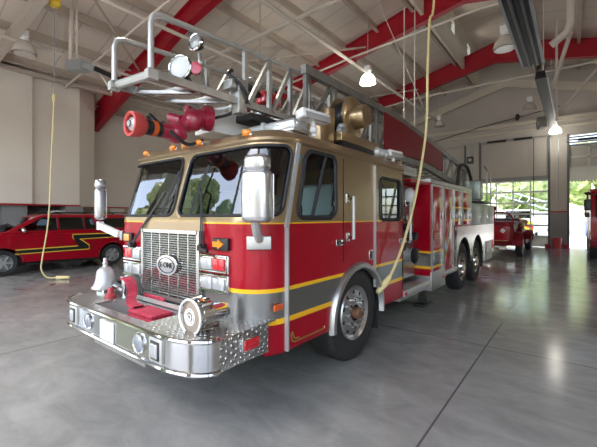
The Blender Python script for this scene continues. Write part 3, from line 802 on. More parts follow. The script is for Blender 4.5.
# lamp clusters
def lampbox(x0, x1, z0, z1, red, side):
    b = B(); yy = 1.95; t_ = .014
    b.box(x0, x1, yy+.02, yy+.06, z0, z1, .012)
    c = tr('lamp_bezel', b, M['chrome'])
    b = B(); b.tube([(x0+.012, yy+.02, z0+.012), (x1-.012, yy+.02, z0+.012), (x1-.012, yy+.02, z1-.012), (x0+.012, yy+.02, z1-.012)], .012, 8, closed=True); tr('bezel_rim', b, M['chrome'], c)
    xm = (x0+x1)/2
    for k, (a, d) in enumerate(((x0+.032, xm-.006), (xm+.006, x1-.032))):
        is_red = red and ((k == 1) == (side > 0))
        b = B(); b.box(a, d, yy+.002, yy+.03, z0+.028, z1-.028, .01); l_ = tr('lamp_lens', b, M['redlens'] if is_red else M['lens'], c)
        tag(l_, 'red warning lens' if is_red else None)
    return c
for sd in (1, -1):
    x0, x1 = (.515, .90) if sd > 0 else (-.90, -.49)
    lampbox(x0, x1, 1.155, 1.315, True, sd); lampbox(x0, x1, .985, 1.145, False, sd)
    x0, x1 = (.70, .90) if sd > 0 else (-.90, -.72)
    b = B(); b.box(x0, x1, 1.965, 2.02, 1.355, 1.46, .008); t_ = tr('turn_signal', b, M['black'])
    b = B()
    if sd > 0: b.prism([(x0+.02, 1.385), (x0+.085, 1.385), (x0+.085, 1.365), (x0+.155, 1.408), (x0+.085, 1.45), (x0+.085, 1.43), (x0+.02, 1.43)], 'Y', 1.952, 1.97)
    else: b.box(x0+.02, x1-.03, 1.952, 1.97, 1.37, 1.45, .006)
    tag(tr('amber_arrow' if sd > 0 else 'amber_lens', b, M['amber'], t_), 'amber arrow lens' if sd > 0 else 'amber lens')
# wipers
def wiper(pv, el, b0, b1):
    b = B(); b.bar(pv, el, .013, .012); b.bar(V(pv)+V((.03, 0, 0)), V(el)+V((.01, 0, 0)), .008, .010); b.cyl(V(pv)+V((0, -.02, 0)), V(pv)+V((0, .05, 0)), .03, 12)
    w = tr('wiper', b, M['black'])
    b = B(); b.bar(b0, b1, .012, .025); b.bar(el, (V(b0)+V(b1))/2, .012); tr('wiper_blade', b, M['rubber'], w)
def fy(z, d=.05): return YFR+lean(z)-d
wiper((.56, fy(1.37), 1.37), (.47, fy(1.88), 1.88), (.35, fy(1.68, .025), 1.68), (.47, fy(2.13, .025), 2.13))
wiper((-.70, fy(1.33), 1.33), (-.14, fy(1.90), 1.90), (-.15, fy(1.68, .025), 1.68), (.0, fy(2.11, .025), 2.11))
b = B(); b.bar((.55, 1.93, 1.36), (.68, 1.93, 1.345), .03, .03); tr('wiper_mount', b, M['black'])
# amber roof marker lamps
for x in (-.86, -.30, -.08, .16, .86):
    b = B(); y = YFR+lean(2.33)+.03; b.ell((x, y, 2.40), (.055, .035, .032), 14, 8); m_ = tr('marker_lamp', b, M['amber'])
    b = B(); b.box(x-.06, x+.06, y-.0, y+.05, 2.365, 2.395, .006); tr('lamp_base', b, M['chrome'], m_)
# mirrors
def mirror(x, y, sd):
    t_ = B(); t_.obox((x, y, 1.80), (.23 if sd > 0 else .13, .13, .40), (0, 0, sd*.25), .045); h_ = tr('mirror', t_, M['shell'])
    b = B(); b.obox((x+.005, y+.0, 2.045), (.19 if sd > 0 else .10, .13, .13), (0, 0, sd*.25), .04); tr('convex_mirror', b, M['shell'], h_)
    b = B(); b.obox((x-.0, y+.066, 1.80), (.19 if sd > 0 else .10, .012, .34), (0, 0, sd*.25), .004); tr('mirror_glass', b, mat('mirror_glass', (.9, .9, .9), .02, 1), h_)
    return h_
h_ = mirror(1.31, 1.90, 1)
b = B(); b.tube([(1.28, 1.91, 1.62), (1.25, 1.96, 1.52), (1.18, 2.06, 1.46)], .035, 10); tr('mirror_arm', b, M['silver'], h_)
b = B(); b.obox((1.15, 2.085, 1.43), (.20, .03, .11), (0, 0, .75), .005); tr('mirror_bracket', b, M['brushed'], h_)
h_ = mirror(-1.46, 1.95, -1)
b = B(); b.bar((-1.46, 1.95, 1.58), (-1.46, 1.95, 1.48), .06, .06); b.bar((-1.46, 1.95, 1.53), (-1.12, 2.02, 1.43), .05, .075); tr('mirror_arm', b, M['white'], h_)
b = B(); b.obox((-1.08, 2.045, 1.42), (.2, .03, .11), (0, 0, -.62), .005); tr('mirror_bracket', b, M['brushed'], h_)

# ---- bumper
BX = 1.22; BL = 1.13
def bump_out(off=0, yb=2.2):
    pts = [(XC-BL-off, yb)]
    for i in range(13):
        a = PI+PI/2*i/12; pts.append((XC-BL+.40+(.40+off)*math.cos(a), 1.60+(.21+off)*math.sin(a)))
    for i in range(13):
        a = 1.5*PI+PI/2*i/12; pts.append((XC+BX-.44+(.44+off)*math.cos(a), 1.60+(.21+off)*math.sin(a)))
    pts.append((XC+BX+off, yb)); return pts
o0 = bump_out(0)
b = B(); b.grid([[V((x, y, z)) for x, y in o0[1:-1]] for z in (.555, .785)])
bp = tr('bumper', b, M['steel'])
for z, r in ((.785, .018), (.56, .017)):
    b = B(); b.tube([(x, y, z) for x, y in bump_out(.004)[1:-1]], r, 8); tr('bumper_lip', b, M['chrome'], bp)
for sd in (1, -1):
    b = B(); x = XC+(BX if sd > 0 else -BL); b.box(min(x, x-sd*.03), max(x, x-sd*.03), 1.60, 2.10, .555, .79, .004); tr('end_plate', b, M['plate'], bp)
    b = B(); xx = x+sd*.012; b.box(xx-.012, xx+.012, 1.80, 1.98, .635, .735, .006); e_ = tr('side_lamp', b, M['chrome'], bp)
    if sd > 0:
        b = B(); b.box(SX+.012, SX+.034, 1.815, 1.965, .645, .725, .008); tag(tr('red_side_lens', b, M['redlens'], bp), 'red side lens')
# deck with a hose tray
tx0, tx1, ty0, ty1 = -.52, .47, 1.50, 1.86
out = bump_out(-.012)
b = B(); Z = .792
dk = [(x, y) for x, y in out]
# deck built as strips round the tray
left = [(x, y) for x, y in dk if x < tx0]; right = [(x, y) for x, y in dk if x > tx1]
yfr = min(y for x, y in dk)
b.prism(left+[(tx0, yfr), (tx0, 2.2)], 'Z', Z-.012, Z); b.prism([(tx1, 2.2), (tx1, yfr)]+right, 'Z', Z-.012, Z)
b.box(tx0, tx1, yfr, ty0, Z-.012, Z); b.box(tx0, tx1, ty1, 2.2, Z-.012, Z)
tr('deck_plate', b, M['plate'], bp)
b = B(); b.box(tx0, tx1, ty0, ty1, .60, .61); b.box(tx0-.01, tx0, ty0, ty1, .60, Z-.013); b.box(tx1, tx1+.01, ty0, ty1, .60, Z-.013); b.box(tx0, tx1, ty0-.01, ty0, .60, Z-.013); b.box(tx0, tx1, ty1, ty1+.01, .60, Z+.04)
tr('hose_tray', b, M['aluw'], bp)
def frontlamp(x, r):
    b = B(); b.lathe((x, 1.40, .675), (0, -1, 0), [(r, 0), (r*1.05, .015), (r, .028), (r*.9, .024), (r*.55, .008), (.001, .005)], 24); l_ = tr('fog_lamp', b, M['chrome'], bp)
    b = B(); b.lathe((x, 1.378, .675), (0, -1, 0), [(r*.9, 0), (r*.6, .010), (.001, .013)], 24); tr('fog_lens', b, M['foglens'], bp)
frontlamp(-.37, .072); frontlamp(.555, .076)
for x in (-.70, .80):
    b = B(); b.box(x-.085, x+.085, 1.375, 1.40, .59, .765, .006); l_ = tr('marker_housing', b, M['aluw'], bp)
    b = B(); b.box(x-.055, x+.055, 1.368, 1.378, .61, .745, .004); tr('marker_recess', b, M['black'], bp)
    b = B(); b.box(x-.045, x+.045, 1.358, 1.372, .625, .73, .01); tr('marker_lens', b, M['lens'], bp)
b = B(); b.box(-.10, .145, 1.375, 1.388, .58, .745, .004); lp = tag(tr('licence_plate', b, M['white'], bp), 'blank white plate')
b = B(); b.box(-.27, .62, 1.40, 1.46, .50, .545); tr('skid_bar', b, M['brushed'], bp)
b = B(); b.box(-1.0, 1.0, 1.5, 2.2, .50, .59); tr('frame_rails', b, M['black'], bp)
b = B(); b.lathe((-.14, 1.60, .612), (0, 0, 1), [(.001, 0), (.07, 0), (.075, .06), (.05, .10), (.001, .11)], 18); tr('hose_cap', b, M['black'], bp)
# red cone cap and couplings on the deck
b = B(); b.lathe((-.66, 1.72, Z), (0, 0, 1), [(.055, 0), (.053, .03), (.036, .045), (.03, .09), (.02, .105), (.001, .11)], 18); tag(tr('cone_cap', b, M['conered'], bp), 'small red cone cap')
b = B(); b.cyl((-.78, 1.86, .86), (-.58, 1.84, .85), .05, 16); b.cyl((-.84, 1.86, .87), (-.78, 1.86, .865), .075, 16); b.cyl((-.60, 1.84, Z), (-.60, 1.84, .98), .035, 12); b.cyl((-.60, 1.84, .98), (-.60, 1.84, 1.01), .05, 12)
tr('outlet_coupling', b, M['chrome'], bp)
# ---- bell
bx, by, bz = -.93, 1.78, Z
b = B(); b.box(bx-.10, bx+.10, by-.05, by+.05, bz, bz+.02); b.bar((bx-.0, by, bz+.01), (bx, by, bz+.1), .05)
be = tr('bell', b, M['chrome'])
b = B(); b.lathe((bx, by, bz+.06), (0, 0, 1), [(.138, 0), (.14, .012), (.118, .035), (.100, .08), (.090, .15), (.082, .195), (.055, .225), (.028, .235), (.022, .26), (.03, .275), (.02, .29), (.018, .33), (.001, .335)], 28); tr('bell_body', b, M['silver'], be)
b = B(); b.ell((bx, by, bz+.05), .025, 12, 8); tr('clapper', b, M['chrome'], be)
# ---- siren
sx, sy, sz = .94, 1.58, .90; ax = V((-.10, -1, .02)).normalized()
b = B(); b.lathe((sx, sy, sz), ax, [(.001, -.33), (.05, -.325), (.075, -.28), (.085, -.16), (.10, -.14), (.128, -.13), (.132, -.02), (.125, -.0)], 30); si = tr('siren', b, M['chrome'])
b = B(); b.lathe((sx, sy, sz), ax, [(.001, .004), (.05, .006), (.118, .0), (.132, -.004)], 36); tr('siren_face', b, mat('siren_grille', (.33, .27, .21), .4, .4), si)
b = B()
for r_ in (.128, .060, .042): b.tube([V((sx, sy, sz))+ax*.008+V((r_*math.cos(a), 0, r_*math.sin(a))) for a in [2*PI*i/36 for i in range(36)]], .005 if r_ < .1 else .009, 6, closed=True)
for i in range(8): 
    a = 2*PI*i/8; b.bar(V((sx, sy-.008, sz))+V((.06*math.cos(a), 0, .06*math.sin(a))), V((sx, sy-.008, sz))+V((.045*math.cos(a+.3), 0, .045*math.sin(a+.3))), .008)
text_mesh(b, 'Q', .06, Matrix.Translation((sx+ax.x*.008, sy-.012, sz)) @ Matrix.Rotation(PI/2, 4, 'X'), .003)
tr('siren_emblem', b, M['white'], si)
b = B()
for i in range(16):
    a = 2*PI*i/16; p = V((sx, sy, sz))-ax*.075+V((.131*math.cos(a), 0, .131*math.sin(a))); b.obox(p, (.018, .10, .012), (0, -a+PI/2, 0))
tr('siren_vanes', b, M['chrome'], si)
b = B(); b.box(sx-.05, sx+.05, sy+.12, sy+.24, Z, sz-.06, .01); tr('siren_foot', b, M['chrome'], si)

# ---- wheels
def wheel(name_parent, y, sd, xo, r=RW, zc=None, hub_in=False, w=.30):
    zc = zc or r
    d = V((sd, 0, 0)); o = (xo, y, zc)
    b = B(); b.lathe(o, d, [(r*.56, -w), (r*.80, -w), (r*.95, -w+.015), (r, -w+.06), (r, -.06), (r*.955, -.018), (r*.86, -.002), (r*.72, -.004), (r*.62, -.015), (r*.56, -.03)], 48)
    t_ = obj('wheel', b, M['tire'], name_parent)
    b = B()
    for k in range(6): b.lathe(o, d, [(r*1.002, -.07-k*.032), (r*1.006, -.072-k*.032), (r*1.006, -.09-k*.032), (r*1.002, -.092-k*.032)], 48)
    obj('tread', b, M['rubber'], t_)
    b = B()
    if hub_in: prof = [(r*.58, -.02), (r*.56, -.005), (r*.52, -.02), (r*.47, -.05), (r*.40, -.10), (r*.26, -.12), (r*.22, -.08), (r*.20, -.02), (.001, -.015)]
    else: prof = [(r*.58, -.02), (r*.56, -.005), (r*.52, -.02), (r*.47, -.035), (r*.40, -.03), (r*.27, -.02), (r*.22, -.01), (r*.17, -.01)]
    b.lathe(o, d, prof, 40); rm = obj('rim', b, M['chrome'] if hub_in else M['rim'], t_)
    for i in range(10):
        b = B(); a = 2*PI*i/10; p = V(o)+V((0, r*.30*math.cos(a), r*.30*math.sin(a)))-d*(.10 if hub_in else .02); b.cyl(p, p+d*.04, .017, 6)
        obj('lug_nut', b, M['chrome'], t_)
    b = B(); 
    if not hub_in: b.lathe(o, d, [(r*.13, -.02), (r*.125, .04), (r*.10, .055), (.001, .057)], 20)
    else: b.lathe(o, d, [(r*.2, -.03), (r*.18, .01), (.001, .014)], 20)
    obj('hub_cap', b, mat('rusty_hub', (.22, .11, .06), .6, .3) if not hub_in else M['chrome'], t_)
    for i in range(10):
        b = B(); a = 2*PI*(i+.5)/10; p = V(o)+V((0, r*.43*math.cos(a), r*.43*math.sin(a)))-d*.034; b.cyl(p-d*.004, p+d*.004, .024, 12)
        obj('hand_hole', b, M['black'], t_)
    return t_
for sd in (1, -1):
    wheel(TR, YW, sd, XC+sd*(HW-.03), RW, None, False, .34)
    for y in (8.50, 9.90):
        wheel(TR, y, sd, XC+sd*(HW-.03), .53, None, True, .28)
# chrome fender trim, wheel well
for sd in (1, -1):
    b = B(); x = XC+sd*HW
    sec = [(-.0, RA-.035), (.03, RA-.03), (.055, RA-.01), (.05, RA+.03), (.02, RA+.05), (0, RA+.05)]
    rows_ = []
    for i in range(37):
        a = -.10+(PI+.20)*i/36
        rows_.append([V((x+sd*q, YW+r_*math.cos(a), ZW+r_*math.sin(a) if math.sin(a) > -.02 else ZW+r_*math.sin(a)-.0)) for q, r_ in sec])
    b.grid(rows_); tr('fender_trim', b, M['brushed'])
    b = B(); rows_ = []
    for i in range(25):
        a = PI*i/24; rows_.append([V((x-sd*q, YW+RA*math.cos(a), ZW-.05+RA*math.sin(a))) for q in (0.0, .55)])
    b.grid(rows_); tr('wheel_well', b, M['black'])
    b = B(); b.box(x-sd*.2-.17, x-sd*.2+.17, YW+.55, YW+.565, .22, .62); tr('mud_flap', b, M['rubber'])
b = B(); b.box(-.4, .44, 2.0, 12.0, .42, .70); tr('chassis_rails', b, M['black'])
for y in (YW, 8.5, 9.9):
    b = B(); b.cyl((-1.0, y, .5), (1.0, y, .5), .09, 12); tr('axle', b, M['black'])

# ---- pump bay between cab and body
b = B(); b.box(XC-.93, XC+.93, 4.95, 6.15, .62, 2.15); tr('pump_module', b, M['brushed'])
PX = XC+.93
b = B(); b.box(PX, PX+.012, 4.98, 6.13, .62, 1.85); tr('pump_panel', b, M['plate_dark'])
b = B(); b.box(PX+.012, PX+.02, 5.0, 6.13, .62, 1.0); tr('lower_panel', b, M['brushed'])
b = B(); b.box(XC-.93, SX-.25, 4.97, 6.14, 2.15, 2.24, .01); b.box(PX, SX-.02, 5.3, 6.14, 2.18, 2.22); tr('pump_cover', b, M['red'])
for (y, z, r) in ((5.15, 1.62, .06), (5.35, 1.62, .06), (5.55, 1.62, .06), (5.2, 1.42, .05), (5.4, 1.42, .05), (5.75, 1.62, .05)):
    b = B(); b.cyl((PX, y, z), (PX+.04, y, z), r, 18); g_ = tr('pressure_gauge', b, M['black'])
    b = B(); b.cyl((PX+.04, y, z), (PX+.043, y, z), r*.82, 18); tr('gauge_dial', b, M['white'], g_)
b = B(); b.lathe((PX, 5.62, 1.03), (1, 0, -.05), [(.13, 0), (.125, .06), (.10, .10), (.10, .16), (.115, .165), (.115, .19)], 24); iv = tr('suction_inlet', b, M['silver'])
b = B(); b.lathe((PX+.19, 5.62, 1.02), (1, 0, -.05), [(.118, 0), (.12, .05), (.09, .07), (.001, .075)], 20)
for i in range(3):
    a = 2*PI*i/3; b.bar((PX+.23, 5.62, 1.015), (PX+.23, 5.62+.14*math.cos(a), 1.015+.14*math.sin(a)), .025)
tr('inlet_cap', b, M['black'], iv)
for (y, z, m_) in ((5.5, 1.32, 'chrome'), (5.28, 1.22, 'black'), (5.45, 1.5, 'black'), (5.78, 1.35, 'black')):
    b = B(); b.cyl((PX, y, z), (PX+.14, y, z-.03), .055, 14); b.cyl((PX+.14, y, z-.03), (PX+.19, y, z-.04), .07, 14); vv = tr('discharge_valve', b, M[m_])
    b = B(); b.bar((PX+.05, y, z+.04), (PX+.12, y+.04, z+.15), .025); tr('valve_lever', b, M['black'], vv)
b = B(); b.ell((PX+.05, 5.85, 1.98), (.09, .12, .15)); tag(tr('hose_bundle', b, M['white']), 'pale bundle at the top of the pump bay')
b = B(); b.box(PX-.25, SX, 4.96, 6.13, .535, .56, .004); stp = tr('running_board', b, M['plate'])
b = B(); b.box(SX-.02, SX+.01, 4.96, 6.13, .475, .565, .006); tr('step_edge', b, M['aluw'], stp)
b = B(); b.box(PX-.25, SX-.06, 4.96, 6.13, .40, .535); tr('step_box', b, M['brushed'], stp)
b = B(); b.box(SX+.008, SX+.02, 4.98, 5.05, .49, .54); tr('step_marker', b, M['redlens'], stp)

# ---- compartment body
def rbox(name, x0, x1, y0, y1, z0, z1, m, bev=0): b = B(); b.box(x0, x1, y0, y1, z0, z1, bev); return tr(name, b, m)
bodyL, bodyR = XC-HW, SX
rbox('compartment_body', bodyL, bodyR, 6.15, 7.60, .62, 2.24, M['paint_rear'])
rbox('compartment_body', bodyL, bodyR, 7.60, 9.16, 1.42, 2.24, M['paint_rear'])
rbox('wheel_panel', bodyL, bodyR, 9.16, 12.15, 1.20, 1.42, M['grillemetal'])
for sd in (1, -1):
    b = B(); x = XC+sd*HW
    # polished skirt with two arches
    def arch(y): return [(y+.60*math.cos(a), .56+.62*math.sin(a)) for a in [PI*i/16 for i in range(17)]]
    up = [(7.60, 1.42), (12.15, 1.42), (12.15, .60), (9.90+.60, .60)]+arch(9.90)+[(9.20, .75)]+arch(8.50)+[(7.88, .60), (7.60, .60)]
    b.prism(up, 'X', x-sd*.03, x+sd*.002); tr('wheel_skirt', b, M['grillemetal'])
    for y in (8.5, 9.9):
        b = B(); b.grid([[V((x-sd*q, p, z)) for q in (-.006, .5)] for p, z in arch(y)]); tr('rear_wheel_well', b, M['black'])
rbox('tail_body', bodyL, bodyR, 9.16, 12.15, 1.42, 1.93, M['green'], .01)
rbox('tail_core', XC-.85, XC+.85, 7.7, 12.1, .9, 1.40, M['black'])
rbox('tail_step', XC-.9, XC+.9, 12.15, 12.45, .55, .62, M['plate'])
rbox('top_cornice', bodyL-.01, bodyR+.015, 6.13, 9.18, 2.22, 2.29, M['brushed'], .008)
rbox('deck_edge', bodyL-.01, bodyR+.015, 9.18, 12.17, 1.93, 1.96, M['brushed'])
# compartment doors on the visible side
for (y0, y1, z0, z1) in ((6.20, 6.86, .68, 2.19), (6.93, 7.55, .68, 2.19), (7.62, 8.22, 1.46, 2.19), (8.30, 9.10, 1.46, 2.19)):
    b = B(); b.box(SX, SX+.014, y0, y1, z0, z1, .004); d_ = tr('compartment_door', b, M['paint_rear'])
    b = B()
    for yy in (y0, y1): b.box(SX+.004, SX+.026, yy-.014, yy+.014, z0, z1)
    b.box(SX+.004, SX+.02, y0, y1, z1-.02, z1+.015); tr('door_trim', b, M['brushed'], d_)
    b = B(); b.box(SX+.014, SX+.035, y1-.10, y1-.06, 1.60, 1.70, .004); tr('pull_handle', b, M['chrome'], d_)
for (y0, y1) in ((9.25, 10.15), (10.25, 11.1), (11.2, 12.1)):
    b = B(); b.box(SX, SX+.012, y0, y1, 1.46, 1.90, .004); d_ = tr('compartment_door', b, M['green'])
    b = B(); b.box(SX+.005, SX+.022, y0-.015, y0+.015, 1.46, 1.90); tr('door_trim', b, M['brushed'], d_)
    b = B(); b.box(SX+.012, SX+.03, y1-.12, y1-.08, 1.6, 1.7); tr('pull_handle', b, M['chrome'], d_)
rbox('skirt_door', SX, SX+.012, 7.66, 7.84, .7, 1.36, M['chrome'])
# tiny gold lettering bars on the first doors
b = B()
for z in (1.33, 1.29, 1.25): b.box(SX+.015, SX+.017, 6.36, 6.36+random.uniform(.25, .36), z, z+.018)
tr('gold_lettering', b, M['goldleaf'])
# outrigger box and side step pipe
b = B(); b.box(SX-.35, SX+.02, 6.16, 6.96, .36, .685, .01); ob = tr('outrigger_box', b, M['brushed'])
b = B(); b.box(SX+.02, SX+.032, 6.82, 6.92, .5, .58, .004); tr('outrigger_lamp', b, M['redlens'], ob)
b = B(); b.box(SX-.40, SX-.18, 6.4, 6.85, .0, .05, .01); b.bar((SX-.29, 6.62, .05), (SX-.29, 6.62, .37), .12); tr('jack_foot', b, M['black'], ob)
b = B(); b.tube([(SX-.02, 6.98, .56), (SX-.02, 7.80, .56)], .055, 12); b.box(SX-.3, SX-.02, 6.98, 7.85, .56, .62); tr('side_step', b, M['aluw'])
rbox('rear_mud_flap', SX-.35, SX-.02, 10.62, 10.635, .28, .75, M['rubber'])
b = B(); b.box(SX-.30, SX+.015, 10.75, 11.7, .42, .95, .01); ob = tr('outrigger_box', b, M['brushed'])
b = B(); b.box(SX+.015, SX+.028, 11.0, 11.08, .65, .75); tr('outrigger_lamp', b, M['redlens'], ob)
b = B(); b.box(SX-.02, SX+.03, 11.9, 12.0, .7, .95, .005); tr('tail_lamp', b, M['redlens'])
# exhaust silver reflective pillar
rbox('corner_pillar', SX-.02, SX+.02, 7.60-.03, 7.66, .62, 2.2, M['chrome'])

# ---- turntable and console
b = B(); b.cyl((XC, 11.0, 1.93), (XC, 11.0, 2.12), .75, 32); b.cyl((XC, 11.0, 2.12), (XC, 11.0, 2.2), .85, 32); tt_ = tr('turntable', b, M['plate_dark'])
b = B(); b.box(.76, 1.16, 10.6, 11.0, 2.1, 2.62, .03); tr('control_console', b, M['green'], tt_)
b = B(); b.box(.66, 1.26, 10.2, 11.5, 2.0, 2.05, .01); tr('operator_platform', b, M['black'], tt_)
b = B(); b.tube([(1.2, 11.3, 2.05), (1.2, 11.3, 2.95), (1.2, 10.9, 3.05)], .02, 8); b.tube([(1.2, 11.9, 1.95), (1.2, 11.9, 2.9)], .018, 8); tr('guard_rail', b, M['alu'], tt_)
b = B(); b.tube(smooth([(.66, 9.6, 2.35), (.75, 9.9, 2.5), (.78, 10.0, 2.95), (.85, 10.5, 3.0), (.92, 10.8, 2.55)]), .04, 10); b.tube(smooth([(.66, 8.6, 2.33), (.72, 9.4, 2.3), (.74, 9.9, 2.32), (.76, 10.0, 2.9)]), .04, 10); tr('hydraulic_hose', b, M['black'], tt_)
for x in (XC-.45, XC+.45):
    b = B(); b.prism([(10.3, 2.2), (11.6, 2.2), (11.7, 2.9), (11.3, 3.0)], 'X', x-.05, x+.05); tr('lift_bracket', b, M['alu'], tt_)

# ---- aerial ladder
b = B()
LXR, LXL = .40, -.25
def roll(x, z): return z+.05*(LXR-x)/.65
def lp_(x, y, z): return V((x, y, roll(x, z)))
def brs(p, q, w, h=None): b.bar(p, q, w, h)
# bottom chords of the fly section
for x in (LXR, LXL): b.bar(lp_(x, 1.54, 2.845), lp_(x, 6.0, 2.87), .05, .07)
ld = tr('aerial_ladder', b, M['alu'])
# tip guard rails: upright at tip bending into the top rail
for x in (LXR, LXL):
    b = B(); zt = 3.36 if x > 0 else 3.30
    pts = [lp_(x, 1.57, 2.84), lp_(x, 1.57, zt-.10), lp_(x, 1.59, zt-.03), lp_(x, 1.66, zt)]
    pts += [lp_(x, 2.6, zt+.07), lp_(x, 6.0, zt+.30)]
    b.tube(pts, .026, 10); tr('hand_rail', b, M['aluw'], ld)
def tz(y): return 3.36+(y-1.66)*.070
ys_ = [2.64, 3.02, 3.40, 3.80, 4.30, 4.80, 5.30, 5.6]
for x in (LXR, LXL):
    for i, y in enumerate(ys_):
        b = B(); b.bar(lp_(x, y, 2.85), lp_(x, y, tz(y)), .045, .045); tr('truss_upright', b, M['alu'], ld)
        if i:
            b = B(); b.bar(lp_(x+.02*(1 if x > 0 else -1), ys_[i-1]+.03, 2.86), lp_(x+.02*(1 if x > 0 else -1), y-.02, tz(y)-.02), .04, .045); tr('truss_brace', b, M['alu'], ld)
y = 1.60
while y < 5.9:
    b = B(); b.tube([lp_(LXL, y, 2.85), lp_(LXR, y, 2.85)], .025 if y > 1.6 else .04, 10); tr('rung', b, M['aluw'], ld); y += .355
for y in (1.75, 2.1):
    b = B(); b.bar(lp_(LXL, y, 2.82), lp_(LXR, y+.33, 2.82), .04, .03); tr('cross_brace', b, M['alu'], ld)
b = B(); b.tube([(LXR-.06, 1.75, 2.86), (LXR-.06, 4.6, 2.86)], .025, 10); b.tube([(LXL+.06, 1.75, 2.89), (LXL+.06, 4.6, 2.89)], .025, 10); tr('water_pipe', b, M['alu'], ld)
# stowed foot pads at the tip
for x in (LXL-.02, LXR):
    b = B(); b.bar(lp_(x, 1.53, 2.83), lp_(x, 1.62, 2.83), .06, .08); tr('tip_block', b, M['aluw'], ld)
# base section, wider
BXR, BXL = .57, -.53
TOP = [(3.45, 3.45), (5.2, 3.48), (6.5, 3.46), (9.1, 3.26), (11.75, 3.02)]
BOT = [(3.45, 2.74), (5.6, 2.74), (7.8, 2.76), (9.4, 2.62), (11.8, 2.42)]
def interp(tab, y):
    for (a, p), (c, q) in zip(tab, tab[1:]):
        if y <= c: return p+(q-p)*(y-a)/(c-a)
    return tab[-1][1]
for x in (BXR, BXL):
    for tab, nm, hh in ((TOP, 'base_top_rail', .11), (BOT, 'base_bottom_rail', .12)):
        b = B()
        for (a, p), (c, q) in zip(tab, tab[1:]): b.bar((x, a, p), (x, c, q), .08, hh)
        tr(nm, b, M['alud'], ld)
    yy = 3.5; i = 0
    while yy < 11.6:
        b = B(); b.bar((x, yy, interp(BOT, yy)), (x, yy, interp(TOP, yy)), .05, .05); tr('truss_upright', b, M['alud'], ld)
        b = B(); y2 = min(11.7, yy+.62); b.bar((x, yy, interp(BOT, yy)), (x, y2, interp(TOP, y2)), .045, .045); tr('truss_brace', b, M['alud'], ld)
        yy += .66
    b = B(); b.prism([(5.66, 2.80), (7.8, 2.82), (9.05, 2.74), (9.05, 3.20), (6.5, 3.40), (5.66, 3.42)], 'X', x+(.045 if x > 0 else -.065), x+(.065 if x > 0 else -.045)); tag(tr('sign_panel', b, M['darkred'], ld), 'dark red side panel')
yy = 3.6
while yy < 11.6:
    b = B(); b.tube([(BXL, yy, interp(BOT, yy)), (BXR, yy, interp(BOT, yy))], .022, 8); tr('rung', b, M['alud'], ld); yy += .36
b = B(); b.box(-.35, .40, 6.5, 11.2, 2.36, 2.44); b.cyl((.35, 7.0, 2.42), (.35, 11.0, 2.34), .07, 14); b.cyl((-.32, 7.0, 2.42), (-.32, 11.0, 2.34), .07, 14); tr('hoist_cylinder', b, M['brushed'], ld)
b = B(); b.bar((.30, 6.9, 2.45), (.30, 6.9, 2.76), .08); b.bar((-.28, 6.9, 2.45), (-.28, 6.9, 2.76), .08); tr('hoist_lug', b, M['alud'], ld)
# carriage under the ladder tip holding the water cannon
b = B(); b.box(-.24, .10, 2.46, 3.06, 2.57, 2.82, .01); tr('monitor_carriage', b, M['white'], ld)
b = B(); b.box(.34, .46, 2.50, 2.62, 2.72, 3.08, .01); b.box(.30, .44, 2.42, 2.50, 2.96, 3.06, .01); tr('carriage_bracket', b, M['alu'], ld)
b = B(); b.tube(smooth([(.02, 2.44, 2.66), (.06, 2.40, 2.62), (.12, 2.44, 2.70), (.30, 2.52, 2.74), (.47, 2.60, 2.86), (.47, 2.52, 3.0), (.40, 2.42, 3.10), (.40, 2.46, 3.16)]), .018, 8); tr('cable_loop', b, M['black'], ld)
b = B(); b.box(.16, .42, 2.72, 3.3, 2.70, 2.78, .01); tr('control_box', b, M['rubber'], ld)
# ladder cradle on the roof
b = B(); b.box(XC-.6, XC+.6, 3.0, 3.2, 2.46, 2.70, .02); tr('ladder_cradle', b, M['brushed'])
b = B(); b.box(XC-.55, XC+.55, 3.2, 6.0, 2.46, 2.56, .02); tr('roof_tray', b, M['brushed'])

# ---- water cannon
mn = B(); mn.tube(smooth([(.07, 2.38, 2.70), (.05, 2.30, 2.69), (-.02, 2.20, 2.62), (-.04, 2.12, 2.53), (.0, 2.02, 2.49)]), .088, 16)
mon = tr('water_cannon', mn, M['monred'])
b = B(); b.ell((-.02, 2.08, 2.50), (.12, .12, .11)); b.ell((.02, 2.26, 2.66), (.12, .11, .12)); tr('elbow_joint', b, M['monred'], mon)
b = B(); b.cyl((.06, 2.36, 2.70), (.08, 2.43, 2.70), .135, 24); tr('inlet_flange', b, M['monred'], mon)
b = B(); b.cyl((-.02, 2.14, 2.64), (-.14, 2.08, 2.68), .05, 12); b.cyl((-.08, 2.26, 2.70), (-.08, 2.26, 2.82), .045, 12); tr('drive_motor', b, M['monred'], mon)
nz = V((.01, -1, .0)).normalized(); no = V((.0, 2.01, 2.49))
b = B(); b.cyl(no, no+nz*.12, .075, 20); tr('nozzle_throat', b, M['monred'], mon)
b = B(); b.cyl(no+nz*.10, no+nz*.30, .072, 24); tr('nozzle_body', b, M['black'], mon)
b = B(); b.cyl(no+nz*.17, no+nz*.215, .076, 24); tag(tr('nozzle_band', b, M['orange'], mon), 'orange band')
b = B(); b.lathe(no, nz, [(.072, .28), (.092, .30), (.110, .33), (.117, .40), (.114, .425), (.096, .43), (.084, .42), (.080, .36), (.02, .37)], 30); tr('nozzle_rim', b, M['coral'], mon)
b = B(); b.lathe(no, nz, [(.062, .36), (.062, .405), (.03, .42), (.028, .435), (.001, .436)], 20); tr('nozzle_baffle', b, M['galv'], mon)
b = B(); b.cyl(no+nz*.14+V((.0, 0, .05)), no+nz*.22+V((-.04, 0, .13)), .03, 12); b.tube(smooth([no+nz*.10+V((0, 0, .08)), no+nz*.02+V((.09, 0, -.05)), no+V((.12, .12, -.12)), no+V((.18, .25, -.06))]), .018, 8); tr('nozzle_actuator', b, M['black'], mon)

